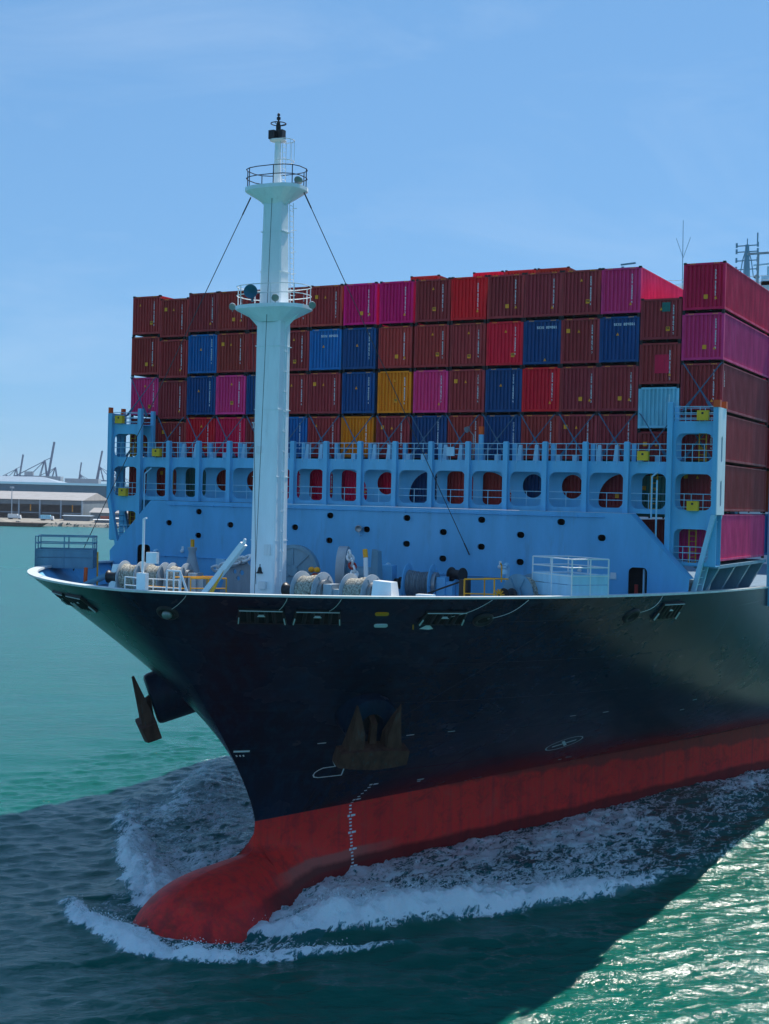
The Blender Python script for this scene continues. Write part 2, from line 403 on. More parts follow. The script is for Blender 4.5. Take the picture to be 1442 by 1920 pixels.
# bow-wave crests: x, y, height, inner width, outer width, foam
A_ = [(21.6,-8.0,.10,.7,.5,.15),(22.9,-6.3,.35,.9,.6,.8),(24.4,-4.0,.55,1.1,.7,1.0),(25.3,-1.4,.6,1.2,.7,1.0),(25.8,1.2,.55,1.1,.7,1.0),(25.4,3.8,.55,1.0,.7,1.0),
      (24.3,5.8,.45,.8,.6,.9),(22.4,7.3,.35,.5,.5,.7),(20.4,9.3,.28,.45,.45,.55),(18.2,11.4,.18,.4,.4,.3)]
B_ = [(19.6,4.6,.5,1.4,.7,1.0),(18.0,6.8,1.25,2.2,.9,1.1),(15.9,8.6,1.5,2.7,1.0,1.15),(13.4,10.6,1.35,2.6,1.0,1.1),(10.2,12.9,1.1,2.2,.9,1.05),(6.4,15.3,.8,1.8,.8,1.0),(2.6,17.6,.45,1.4,.6,.8),
      (-1.8,18.7,.2,1.0,.6,.35),(-8.0,20.2,.15,1.0,.6,.3),(-18,20.6,.1,1.0,.6,.2)]
C_ = [(19.4,-3.6,.5,1.2,.7,1.0),(16.6,-6.6,.9,1.7,.9,1.05),(13.4,-9.6,.85,1.6,.9,1.0),(10.0,-12.8,.6,1.3,.8,.8),(6.0,-16.2,.35,1.1,.8,.55),(0,-19.5,.2,1,.8,.15),(-12,-24,.15,1,.8,.05)]
D_ = [(-14,-21,.6,2.2,2.2,.0),(-4,-17.5,.75,2.2,1.8,.0),(4,-13.5,.4,2.0,1.8,.1)]
foam = np.zeros(GX.shape)
wb = 0.8*(fbm(GX*0.45, GY*0.45, 4)-0.5)*2; wx = GX+wb; wy = GY+0.8*(fbm(GX*0.45+40, GY*0.45+9, 4)-0.5)*2
for pts, sgn in ((A_, 1), (B_, 1), (C_, -1), (D_, 1)):
    d, sd, (h, wi, wo, fo) = polyfield(wx, wy, pts)
    inner = (sd*sgn < 0) if pts is not A_ else (np.hypot(wx-18, wy) < np.hypot(25.5-18, 0)) & (d < 5) & (sd*1 < 0) | (sd < 0)
    wdt = np.where(inner, wi, wo)
    e = np.exp(-(d/wdt)**2)
    H += h*np.exp(-(d/(wdt*1.0))**2)
    foam = np.maximum(foam, fo*np.exp(-(d/(wdt*1.15))**4))
# turbulent aerated water between the crests and the plating
def curve(px, py, x): return np.interp(x, px, py)
halfw = np.array([low_half(float(x), 0.0) for x in gx])[:, None]*np.ones(GY.shape)
outp = curve([-45,-20,-8,-1.8,2.6,6.4,10.2,13.4,15.9,18,19.6], [22.5,20.6,20.2,18.7,17.6,15.3,12.9,10.6,8.6,6.8,4.6], GX)
outs = curve([-45,-12,0,6,10,13.4,16.6,19.4], [30,24,19.5,16.2,12.8,9.6,6.6,3.6], GX)
tp = np.clip((outp-wy)/1.6, 0, 1)*(wy > halfw-1)*(wx < 19.6)
ts = np.clip((outs+wy)/1.6, 0, 1)*(-wy > halfw-1)*(wx < 19.4)
lvl = np.interp(GX, [-45, -25, -8, 4, 12, 19], [.52, .56, .58, .61, .70, .76])
patchy = fbm(GX*0.16+3, GY*0.3, 3)
turb = tp*(lvl+(patchy-0.5)*0.85)*np.clip(1-(wy-halfw-2)/(np.maximum(outp-halfw, 1)*1.2)*np.interp(GX, [-30, 5, 14], [.75, .5, 0]), .1, 1)
turs = ts*(0.50+(patchy-0.5)*0.9)*np.interp(GX, [-30, -8, 6, 18], [.35, .7, .95, 1.0])
foam = np.maximum(foam, np.maximum(turb, turs))
inA = (np.hypot(GX-19.5, (GY-0.5)*0.85) < 5.6) & (GX > 15)
foam = np.maximum(foam, np.where(inA, 0.42+(patchy-.5)*0.5, 0))
foam = np.clip(foam, 0, 1.2)*np.clip((60-np.hypot(GX+5, GY))/20, 0, 1)
near = cell < 0.4
lump = np.where(near, fbm(GX*0.9, GY*0.9, 5, 0.6)-0.5, 0)
lump2 = np.where(near, fbm(GX*2.6+9, GY*2.6, 3, 0.6)-0.5, 0)
H += foam**1.5*(lump*0.95+lump2*0.50)
H -= 0.55*np.exp(-((GX-20.5)/3.2)**2-((GY-3.6)/2.4)**2)+0.3*np.exp(-((GX-20.5)/3.5)**2-((GY+3.2)/2.0)**2)
nx, ny = GX.shape
co = np.empty((nx*ny, 3), np.float32); co[:, 0] = GX.ravel(); co[:, 1] = GY.ravel(); co[:, 2] = H.ravel()
i = np.arange(nx-1)[:, None]*ny+np.arange(ny-1)[None, :]
quads = np.stack([i, i+ny, i+ny+1, i+1], -1).reshape(-1, 4).astype(np.int32)
wm = bpy.data.meshes.new('sea')
wm.vertices.add(nx*ny); wm.vertices.foreach_set('co', co.ravel())
wm.loops.add(quads.size); wm.loops.foreach_set('vertex_index', quads.ravel())
wm.polygons.add(len(quads)); wm.polygons.foreach_set('loop_start', np.arange(0, quads.size, 4, dtype=np.int32))
wm.polygons.foreach_set('loop_total', np.full(len(quads), 4, np.int32))
wm.polygons.foreach_set('use_smooth', np.ones(len(quads), bool))
at = wm.attributes.new('foam', 'FLOAT', 'POINT'); at.data.foreach_set('value', foam.ravel().astype(np.float32))
wm.update(calc_edges=True); wm.validate()

def sea_material():
    m, nt, b = nodemat('sea_water')
    tc = N(nt, 'ShaderNodeTexCoord'); ob = tc.outputs['Object']
    fa = N(nt, 'ShaderNodeAttribute', attribute_name='foam'); F = fa.outputs['Fac']
    # lacy foam: ridged noise strings of a few sizes
    n1 = noise(nt, scaled(nt, ob, (0.40, 0.85, 1)), 1.0, 6, 0.60, 0.9)
    n2 = noise(nt, scaled(nt, ob, (1.3, 2.4, 1)), 1.0, 4, 0.60, 1.0)
    r1 = ramp(nt, math_(nt, 'ABSOLUTE', math_(nt, 'SUBTRACT', n1, 0.5)), 0.0, 0.10, 1, 0)
    r2 = ramp(nt, math_(nt, 'ABSOLUTE', math_(nt, 'SUBTRACT', n2, 0.5)), 0.0, 0.11, 1, 0)
    lace = math_(nt, 'ADD', math_(nt, 'MULTIPLY', r1, 0.55), math_(nt, 'MULTIPLY', r2, 0.45))
    body = ramp(nt, noise(nt, scaled(nt, ob, (3, 3, 3)), 1.0, 8, 0.7), 0.25, 0.75)
    pat = math_(nt, 'ADD', math_(nt, 'MULTIPLY', lace, 0.72), math_(nt, 'MULTIPLY', body, 0.28))
    mk = ramp(nt, math_(nt, 'ADD', pat, math_(nt, 'SUBTRACT', math_(nt, 'MULTIPLY', F, 1.08), 1.0)), -0.08, 0.20)
    mk = math_(nt, 'MULTIPLY', mk, ramp(nt, F, 0.02, 0.25))
    # body colour of turbid harbour water, paler where air is churned in
    big = noise(nt, scaled(nt, ob, (0.03, 0.05, 1)), 1.0, 4, 0.6)
    deep = mixc(nt, (0.001, 0.096, 0.072), (0.002, 0.122, 0.092), ramp(nt, big, 0.3, 0.7))
    aer = mixc(nt, deep, (0.05, 0.26, 0.33), ramp(nt, F, 0.15, 1.0, 0, 0.75))
    col = mixc(nt, aer, (0.82, 0.93, 0.96), mk)
    nt.links.new(col, b.inputs['Base Color'])
    ln = N(nt, 'ShaderNodeVectorMath', operation='LENGTH'); nt.links.new(ob, ln.inputs[0])
    wr = ramp(nt, ln.outputs['Value'], 60, 320, 0.15, 0.28)      # unresolved ripples beyond the near field act as roughness
    mx = N(nt, 'ShaderNodeMix'); mx.data_type = 'FLOAT'; nt.links.new(mk, mx.inputs[0]); nt.links.new(wr, mx.inputs[2]); mx.inputs[3].default_value = 0.85
    nt.links.new(mx.outputs[0], b.inputs['Roughness'])
    b.inputs['Subsurface Weight'].default_value = 0.6; b.inputs['Subsurface Radius'].default_value = (0.25, 1.0, 0.9); b.inputs['Subsurface Scale'].default_value = 1.3
    b.inputs['IOR'].default_value = 1.34; b.inputs['Specular IOR Level'].default_value = 0.45
    # wind ripples, crests lying across the wind
    mr = N(nt, 'ShaderNodeMapping'); nt.links.new(ob, mr.inputs[0]); mr.inputs[2].default_value = (0, 0, R_(-32)); wd = mr.outputs[0]
    w1 = noise(nt, scaled(nt, wd, (1.0, 0.5, 1)), 1.0, 3, 0.55, 0.4)
    w2 = noise(nt, scaled(nt, wd, (2.6, 1.3, 1)), 1.0, 5, 0.6, 0.6)
    w3 = noise(nt, scaled(nt, wd, (8, 4.5, 1)), 1.0, 3, 0.6, 0.4)
    w0 = noise(nt, scaled(nt, wd, (0.26, 0.13, 1)), 1.0, 3, 0.55, 0.2)
    h = math_(nt, 'ADD', math_(nt, 'MULTIPLY', w1, 1.1), math_(nt, 'MULTIPLY', w2, 0.95))
    h = math_(nt, 'ADD', h, math_(nt, 'MULTIPLY', w0, 2.0))
    h = math_(nt, 'ADD', h, math_(nt, 'MULTIPLY', w3, 0.26))
    h = math_(nt, 'ADD', h, math_(nt, 'MULTIPLY', mk, 0.35))
    h = math_(nt, 'ADD', h, math_(nt, 'MULTIPLY', math_(nt, 'MULTIPLY', body, mk), 0.5))
    bump(nt, b, h, 1.0, 0.095)
    return m
M['sea'] = sea_material()
sea = bpy.data.objects.new('sea', wm); COL.objects.link(sea); wm.materials.append(M['sea'])
tag(sea, 'green-blue harbour water with a foaming bow wave around the ship', kind='structure')

# spray thrown up along the breaking crests
spv = []; spf = []; rs_ = random.Random(21)
def scatter(pts, n, spread, hgt):
    for _ in range(n):
        k = rs_.randrange(len(pts)-1); a, b = pts[k], pts[k+1]; u = rs_.random()
        if rs_.random() > (a[5]+(b[5]-a[5])*u)**2: continue
        x = a[0]+(b[0]-a[0])*u+rs_.gauss(0, spread); y = a[1]+(b[1]-a[1])*u+rs_.gauss(0, spread)
        i_ = min(max(int(np.searchsorted(gx, x)), 0), nx-1); j_ = min(max(int(np.searchsorted(gy, y)), 0), ny-1)
        if foam[i_, j_] < .55: continue
        z = H[i_, j_]+abs(rs_.gauss(0, hgt))*(a[2]+.3); r = rs_.uniform(.008, .032)*(1.5 if rs_.random() < .12 else 1)
        o = len(spv); q = [rs_.uniform(.6, 1.3)*r for _ in range(6)]
        spv.extend([(x+q[0], y, z), (x-q[1], y, z), (x, y+q[2], z), (x, y-q[3], z), (x, y, z+q[4]), (x, y, z-q[5])])
        spf.extend([(o+a_, o+b_, o+c_) for a_, b_, c_ in ((0,2,4),(2,1,4),(1,3,4),(3,0,4),(2,0,5),(1,2,5),(3,1,5),(0,3,5))])
scatter(A_, 4200, .45, .20); scatter(B_, 7000, .8, .24); scatter(C_, 4000, .6, .22)
spm = bpy.data.meshes.new('spray'); spm.from_pydata(spv, [], spf)
M['spray'] = paint('white_spray', (0.82, 0.93, 0.96), 0.6, 0.05)
spr = put('spray', spm, M['spray']); tag(spr, 'white droplets of spray above the breaking bow wave', 'spray', kind='stuff')

# ------------------------------------------------------------------ ship: hull, rail, deck
ship = empty('container_ship')
tag(ship, 'huge black and red container ship with a white foremast, bow on, under way', 'ship')
hb = MB()
AFT = -150.0
svals = np.concatenate([np.linspace(0, 1, 34)**2*9, np.linspace(9.6, 60, 46)]).tolist()
NT = 44
for side in (1, -1):
    rows = []
    for k in range(NT+1):
        t = k/NT; xs = hpars(t)[0]; row = []
        for s in svals: row.append(hpt(xs-s, t, side))
        for xx in (-60, -90, AFT): row.append(Vector((xx, side*21.5 if t > .2 or xx < -60 else side*half(xx, t), hz(-45, t))))
        rows.append(row)
    hb.grid(rows)
# lower hull with the bulb
xl = np.unique(np.concatenate([np.linspace(-60, -5, 30), np.linspace(-5, 14.6, 50), np.linspace(14.6, 15.7, 23), np.linspace(15.7, 22, 26), 24.5-np.linspace(0, 1, 24)[::-1]**2*2.5]))
for side in (1, -1):
    rows = []
    for x in xl:
        x = float(x)
        if x <= 15.15: zt = Z_BOOT
        else:
            lo, hi = -2.3, Z_BOOT
            if low_half(x, hi) > 0.0: zt = hi
            else:
                for _ in range(30):
                    mid = (lo+hi)/2
                    if low_half(x, mid) > 0.0: lo = mid
                    else: hi = mid
                zt = lo
        row = []
        for u in (1-np.linspace(1, 0, 26)**1.7).tolist():
            z = -5.0+u*(zt+5.0)
            row.append(Vector((x, side*low_half(x, z), z)))
        row[-1] = Vector((x, side*(half(x, 0) if x <= 15.15 else 0.0), zt))
        rows.append(row)
    hb.grid(rows)
hull = hb.build('hull', M['hull'], ship, smooth=True)
hull['label'] = 'glossy black topsides over worn red boot-topping'
# flat rail cap along the top of the bulwark, inner bulwark plating and deck
def deck_loop(inset, zoff, n=90, xend=-60):
    pts = []
    for s in (np.linspace(0, 1, n)**2*(26.52-xend)).tolist():
        x = 26.52-s; y = half(x, 1.0)
        y2 = half(x+0.01, 1.0); tx, ty = -0.01, y-y2
        L = math.hypot(tx, ty); nx_, ny_ = (ty/L, -tx/L) if L > 0 else (1, 0)
        if s == 0: nx_, ny_ = 1, 0
        pts.append(Vector((x-nx_*inset, max(y-ny_*inset, 0.0), sheer(x)+zoff)))
    return pts
rb = MB(); rails = [(-0.07, 0.0), (-0.07, 0.10), (0.50, 0.10), (0.50, -0.02), (0.16, -0.03)]
for side in (1, -1):
    loops = [[Vector((p.x, p.y*side, p.z)) for p in deck_loop(a, z)] for a, z in rails]
    rb.grid(loops)
shade_auto(rb.build('bulwark_rail', M['rail'], ship), 40)
ib = MB()
low_loop = []
for p in deck_loop(0.17, 0):
    t_ = t_of(p.x, 15.6); xx_ = min(p.x, hpars(t_)[0]-.25); low_loop.append(Vector((xx_, max(half(xx_, t_of(xx_, 15.6))-.2, 0), 15.6)))
for side in (1, -1):
    lo = [Vector((p.x, p.y*side, 15.6)) for p in low_loop]
    ib.grid([[Vector((p.x, p.y*side, p.z)) for p in deck_loop(0.17, 0)], lo])
ib.build('bulwark_plating', M['blue'], ship)
db = MB(); dl = [Vector((min(p.x, hpars(t_of(p.x, 15.6))[0]-.25), max(half(min(p.x, hpars(t_of(p.x, 15.6))[0]-.25), t_of(p.x, 15.6))-.2, 0), 15.6)) if p.x > -30 else p for p in deck_loop(0.17, 0, 60, -149)]
db.add([(p.x, -p.y, 15.58) for p in dl]+[(p.x, p.y, 15.58) for p in dl], [(k, k+1, len(dl)+k+1, len(dl)+k) for k in range(len(dl)-1)])
db.build('deck', M['deck'], ship)

# ------------------------------------------------------------------ marks and fittings on the hull
def stroke(mb, pts, w, side=1, off=0.012, close=False):   # painted line through (x, z) points
    P = [hxz(x, z, side, off) for x, z in pts]
    if close: P.append(P[0])
    for a, b in zip(P[:-1], P[1:]):
        d = (b-a).normalized(); nrm = (hxz(*pts[0], side, 0.5)-hxz(*pts[0], side, 0)).normalized(); s = d.cross(nrm).normalized()*w/2
        e = d*w*0.3
        mb.add([a-s-e, b-s+e, b+s+e, a+s-e], [(0, 1, 2, 3)])
def dense(pts, n=6):
    o = []
    for a, b in zip(pts[:-1], pts[1:]):
        for k in range(n): o.append((a[0]+(b[0]-a[0])*k/n, a[1]+(b[1]-a[1])*k/n))
    o.append(pts[-1]); return o
mk = MB()
arc = [(12.66+.02, 6.79), (12.82, 6.68), (12.90, 6.55), (12.87, 6.38), (12.72, 6.24), (12.45, 6.18)]
stroke(mk, dense([(11.81, 7.36), (12.58, 7.30), (12.05, 6.85), (12.66, 6.80)], 4)+arc+dense([(12.45, 6.18), (11.14, 6.19), (11.81, 7.36)], 4)[1:], 0.075)
mk.build('bulb_symbol', M['decal'], ship, fix=False)
tk = MB(); cx, cz = -3.21, 6.69
stroke(tk, [(cx+1.02*math.cos(a), cz+0.53*math.sin(a)) for a in np.linspace(0, 2*math.pi, 25).tolist()], 0.075)
for a in (38, 142, 218, 322):
    ex, ez = cx+0.62*math.cos(R_(a)), cz+0.33*math.sin(R_(a))
    stroke(tk, [(cx, cz), (ex, ez)], 0.20)
tk.build('thruster_symbol', M['decal'], ship, fix=False)
dm = MB()
for k in range(27):
    z = 5.20-k*0.2; x = 8.30 + (0.25 if z > 4.6 else 0)*0 + 0.10*math.sin(k*0.2)
    if k % 5 == 0:
        for dx in (-0.16, 0.10): stroke(dm, [(x+dx, z), (x+dx-0.12, z)], 0.13)
        stroke(dm, [(x-0.33, z), (x-0.42, z)], 0.11)
    else: stroke(dm, [(x, z), (x-0.14, z+0.0)], 0.085)
dm.build('draught_marks', M['decal'], ship, fix=False)['kind'] = 'stuff'
sx = MB()
for q in range(7): stroke(sx, [(17.62-q*.085, 8.2), (17.575-q*.085, 8.2)], 0.13)
for q in range(3): stroke(sx, [(17.42-q*.13, 7.96), (17.36-q*.13, 7.90)], 0.08)
for (x, z, w) in ((4.91, 5.05, .45), (-7.21, 5.03, .5), (-7.0, 4.85, .25), (4.7, 4.9, .2)):
    for q in range(4): stroke(sx, [(x-q*w/4, z), (x-(q+.6)*w/4, z)], 0.12)
for (x, z) in ((14.33, 8.48), (10.18, 8.67), (8.0, 8.72), (-9.23, 9.3), (-9.51, 8.53), (.96, 9.14), (-1.41, 9.18)): stroke(sx, [(x, z), (x-0.35, z+.02)], 0.07)
sx.build('hull_lettering', M['decal'], ship, fix=False)['kind'] = 'stuff'

def chock(x, t, side, w=2.1, h=0.95):
    P, a, v, n = hframe(x, t, side)
    f = lambda u, q, d: P + a*u + v*q + n*d
    fr = MB(); fr.plate([(-w/2-.14, -h/2-.1), (w/2+.14, -h/2-.1), (w/2+.02, h/2+.12), (-w/2-.02, h/2+.12)], [[(-w/2, -h/2), (-w/2+.08, h/2), (w/2-.08, h/2), (w/2, -h/2)]], lambda u, q, d: f(u, q, d-0.02), 0.12)
    o = fr.build('mooring_chock', M['black'], ship)
    MB().add([f(-w/2, -h/2, .015), f(w/2, -h/2, .015), f(w/2-.08, h/2, .015), f(-w/2+.08, h/2, .015)], [(0, 1, 2, 3)]).build('recess_shade', M['dark'], o, fix=False)  # flat dark sheet paints the shade inside the opening
    r = MB()
    for u in (-.62, -.24, .24, .62): r.tube(f(u, -h/2, .06), f(u*.95, h/2, .06), 0.10, 10)
    shade_auto(r.build('roller', M['black'], o))
    e = MB()
    for s_ in (-1, 1): e.bar(f(s_*(w/2+.07), -h/2-.05, .12), f(s_*(w/2+.02), -h/2+.42, .12), .05, .09, n)
    e.bar(f(-w/2+.02, h/2+.06, .115), f(w/2-.02, h/2+.06, .115), .03, .035, n)
    e.build('edge_paint', M['decal'], o)
    MB().bar(f(-.20, .12, .10), f(.20, .12, .10), .05, .10, n).build('nameplate', M['decal'], o)
    return o
for (x, t) in ((23.45, .925), (22.04, .925), (17.9, .925), (4.45, .93)):
    for side in (1, -1):
        if side == -1 and x < 20: continue
        chock(x, t, side)
def round_chock(x, t, side, r=0.42):
    P, a, v, n = hframe(x, t, side)
    mb = MB(); prof = []
    for k in range(9):
        ang = math.pi*k/8; prof.append((0.16*math.sin(ang)-.02, r-0.0+0.13*math.cos(ang)))
    mb.lathe(P, n, prof, 24, close=False); o = shade_auto(mb.build('round_chock', M['black'], ship), 60)
    d = MB(); d.lathe(P+n*0.02, n, [(0, r-.05), (0.001, 0.001)], 24, close=False); d.build('recess_shade', M['dark'], o)  # flat dark disc painted as the shaded bore
    return o
for (x, t) in ((25.2, .925), (16.1, .915), (7.48, .915)): round_chock(x, t, 1)
P, a, v, n = hframe(25.2, .925, 1)
shade_auto(MB().lathe(P+n*0.06, n, [(0, .26), (.12, .25), (.22, .18), (.27, .02)], 18).build('hawse_plug', M['steel'], ship), 60)
for (x, t, mt, nm) in ((20.34, .94, 'decal_y', 'pilot_chock_yellow'), (19.61, .892, 'decal', 'scupper')):
    P, a, v, n = hframe(x, t, 1); f = lambda u, q, d: P+a*u+v*q+n*d
    pl = MB(); pl.plate(rrect(0, 0, .68, .26, .125), [rrect(0, 0, .46, .08, .039)], lambda u, q, d: f(u, q, d), .06)
    pl.build('oval_fairlead', M[mt], ship)
# heaving lines hanging from the rail to the chocks
for (x0, t1, x1, sag) in ((23.9, .95, 23.4, .1), (22.5, .95, 22.1, .1), (17.2, .93, 17.7, .12), (15.5, .92, 16.0, .2), (25.9, .94, 25.35, .1), (6.3, .93, 7.2, .2)):
    pts = []
    for k in range(9):
        u = k/8; x = x0+(x1-x0)*u; t = 1.0+(t1-1.0)*u
        P, a, v, n = hframe(x, min(t, .999), 1); pts.append(P+n*(0.05+sag*math.sin(math.pi*u)))
    MB().path(pts, 0.014, 5).build('heaving_line', M['decal'], ship)

# anchors in their bolsters
def bolster_and_anchor(side, label):
    E = Vector((15.25, 7.25*side, 10.0)); d = Vector((.62, .70*side, -.33)).normalized()
    Rt = E-d*5.0
    c = (E-Rt).length
    prof = [(0, 1.62), (c-.25, 1.50), (c-.08, 1.44), (c, 1.28), (c, .62), (c-.5, .45)]
    shade_auto(MB().lathe(Rt, d, prof, 40, close=False).build('anchor_bolster', M['hull'], ship), 40)
    MB().lathe(E-d*0.35, d, [(0, .6), (0.001, .001)], 20, close=False).build('hawse_pipe_shade', M['dark'], ship)  # near-black disc paints the shade inside the pipe mouth
    u = Vector((0, 0, 1)); u = (u-d*u.dot(d)).normalized(); s = u.cross(d).normalized()
    an = empty('anchor', E); tag(an, label, 'anchor', 'bow anchors')
    g = lambda x, y, z: s*x+u*y+d*z          # local: across, up, outward
    ob = []
    # crown: wide curved bar at the bottom
    cr = MB()
    sec = [(-2.0, -1.7, .10, .70), (-1.9, -1.1, .10, 1.0), (-1.1, -.95, .1, 1.15), (0, -.9, .1, 1.2), (1.1, -.95, .1, 1.15), (1.9, -1.1, .10, 1.0), (2.0, -1.7, .10, .70)]
    rows = []
    for (x, top, z0, z1) in sec:
        rows.append([g(x, -1.95-0.12*(1-abs(x)/2.0), z0), g(x, top, z0), g(x, top, z1), g(x, -1.95-.12*(1-abs(x)/2.0), z1*.9), g(x, -1.95-0.12*(1-abs(x)/2.0), z0)])
    cr.grid(rows)
    for r_ in (rows[0], rows[-1]): cr.add(r_[:4], [(0, 1, 2, 3)])
    cr.build('crown', M['rust'], an)
    for q in (-1, 1):                # flukes
        fl = MB()
        out = [(q*.50, -1.2), (q*1.62, -1.2), (q*1.50, -.45), (q*1.36, .45), (q*1.22, 1.45), (q*.80, .6), (q*.50, -.2)]
        n_ = len(out)
        b0 = [g(x, y, .08+.13*(y+1.3)) for x, y in out]; f0 = [g(x+(q*1.05-x)*.25, y, .95-.13*(y+1.3)) for x, y in out]
        ridge = [g(q*.9, -1.25, .58), g(q*.97, 1.0, .22)]
        fl.add(b0+f0, [tuple(range(n_)), tuple(range(2*n_-1, n_-1, -1))]+[(i, (i+1) % n_, n_+(i+1) % n_, n_+i) for i in range(n_)])
        fl.build('fluke', M['rust'], an)
    sh = MB(); sh.hexa([g(-.2, -1.5, .18), g(.2, -1.5, .18), g(.2, -1.5, .50), g(-.2, -1.5, .50)], [g(-.16, .2, -.05), g(.16, .2, -.05), g(.16, .2, .25), g(-.16, .2, .25)])
    sh.hexa([g(-.16, .2, -.05), g(.16, .2, -.05), g(.16, .2, .25), g(-.16, .2, .25)], [g(-.16, .35, -.9), g(.16, .35, -.9), g(.16, .6, -.9), g(-.16, .6, -.9)])
    sh.build('shank', M['rust'], an)
bolster_and_anchor(1, 'rusty stockless anchor stowed flat against the near side of the black bow')
bolster_and_anchor(-1, 'rusty anchor sticking out beyond the far side of the bow against the water')
# ------------------------------------------------------------------ breakwater wall with lightening holes
OV = [(-12.94,20.68),(-15.4,19.86),(-10.36,19.87),(-7.85,20.68),(-5.33,19.87),(-2.72,20.70),(-2.74,19.11),(2.77,20.70),(2.78,19.10),(5.28,19.91),(5.29,18.29),
      (7.81,20.73),(7.82,19.11),(10.35,19.91),(10.35,18.30),(12.87,20.75),(15.36,19.91),(-.05,19.9),(-7.85,19.1),(-12.94,19.08)]
OVR = [rrect(y, z, .60, .49, .22) for y, z in OV]
holes = [rrect(y, z, .48, .37, .17) for y, z in OV]
doorsR, doorsL = rrect(17.55, 16.95, 1.1, 2.7, .28), rrect(-17.5, 16.95, 1.1, 2.7, .28)
wall_out = [(-19.0, 15.62), (19.0, 15.62), (20.45, 17.05), (20.5, 17.77), (17.02, 21.35), (-17.02, 21.35), (-20.5, 17.77), (-20.45, 17.05)]
bw = MB(); bw.plate(wall_out, holes+[doorsR, doorsL], lambda u, v, w: Vector((3.0-w, u, v)), 0.05)
bw.box(1.95, 2.95, -17.0, 17.0, 21.29, 21.345)
for s in (-1, 1):
    bw.add([(3.0, s*17.02, 21.35), (1.95, s*17.02, 21.35), (1.95, s*20.5, 17.77), (3.0, s*20.5, 17.77)], [(0, 1, 2, 3)])
breakwater = bw.build('breakwater', M['blue'], ship)
for o_, h_ in zip(OVR, holes):
    MB().plate(o_, [h_], lambda u, v, w: Vector((3.035-w, u, v)), .12).build('hole_rim', M['blue'], breakwater)
MB().plate([(y*.985, z-.06) for y, z in wall_out], [], lambda u, v, w: Vector((2.25-w, u, v)), .05).build('inner_shade_sheet', M['dark'], breakwater)  # near-black sheet added behind the holes to paint the dark interior
for k in range(-7, 7):
    MB().box(2.3, 2.9, k*2.52-.02+1.26, k*2.52+.02+1.26, 15.4, 21.2 if abs(k*2.52+1.26) < 16.5 else 17).build('stiffener', M['blue'], breakwater)
for y0, nm in ((17.55, 'doorway'), (-17.5, 'doorway')):
    fr = MB(); fr.plate(rrect(y0, 16.95, 1.22, 2.82, .32), [rrect(y0, 16.95, 1.1, 2.7, .28)], lambda u, v, w: Vector((3.03-w, u, v)), .07)
    fr.build('door_frame', M['blue'], breakwater)
shade_auto(MB().tube((2.6, 17.35, 16.6), (2.6, 17.35, 17.3), .11, 10).build('fire_extinguisher', M['redpaint'], breakwater))
MB().box(2.5, 2.7, 17.75, 17.85, 15.4, 18.2).build('door_post', M['blue_light'], breakwater)
sg = MB().box(3.01, 3.03, 15.5, 16.3, 17.55, 17.85); sg.build('sign_board', M['blue_light'], breakwater)
MB().box(3.04, 3.06, 15.95, 16.28, 17.6, 17.95).build('notice', M['decal'], breakwater)
mb = MB()
for q in range(5): mb.box(3.035, 3.045, 15.55+q*.08, 15.6+q*.08, 17.66, 17.74)
mb.build('sign_lettering', M['decal'], breakwater)
# searchlight at a lightening hole
sl = shade_auto(MB().lathe((3.35, -.45, 19.95), (.9, .35, -.1), [(-.25, .08), (-.2, .19), (.12, .22), (.13, .19), (.05, .02)], 14).build('wall_searchlight', M['steel'], breakwater))
MB().path([(3.0, -.4, 19.5), (3.3, -.4, 19.55), (3.35, -.45, 19.8)], .03).build('bracket', M['blue_light'], breakwater)

# ------------------------------------------------------------------ lashing bridge
Yk = lambda k: (k-8.5)*2.52
XF, XB = 1.75, 0.62
lb0 = MB(); lb0.box(XB, XF-.05, -21.55, 21.55, 24.27, 24.33); lb0.box(XB, XF-.05, -21.55, 21.55, 21.46, 21.52)
bridge = lb0.build('lashing_bridge', M['blue2'], ship)
bridge['label'] = 'blue steel lashing bridge with rounded openings, rails and ladders'
fF = lambda u, v, w: Vector((XF-w, u, v)); fB = lambda u, v, w: Vector((XB+w, u, v))
kinds = {2:'rectl',3:'round',4:'round',5:'rect',6:'rect',7:'dr',8:'round',9:'dl',10:'rect',11:'dr',12:'round',13:'round',14:'dl',15:'rect',1:'rectl'}
def dshape(cx, left, z0=21.66, z1=23.66, w=1.95):
    # opening with a big quarter-round on its upper outboard corner
    pts = []; x0, x1 = cx-w/2, cx+w/2
    for i in range(13):
        a = R_(90*i/12); pts.append((x1-1.55+1.55*math.cos(a), z1-1.55+1.55*math.sin(a)))
    pts += [(x0+.3, z1)]+[(x0+.3-.3*math.sin(R_(90*i/4)), z1-.3+.3*math.cos(R_(90*i/4))) for i in range(1, 5)]
    pts += [(x0+.3-.3*math.cos(R_(90*i/4)), z0+.3-.3*math.sin(R_(90*i/4))) for i in range(5)]
    pts += [(x1-.3+.3*math.sin(R_(90*i/4)), z0+.3-.3*math.cos(R_(90*i/4))) for i in range(5)]
    if left: pts = [(2*cx-p[0], p[1]) for p in pts][::-1]
    return pts
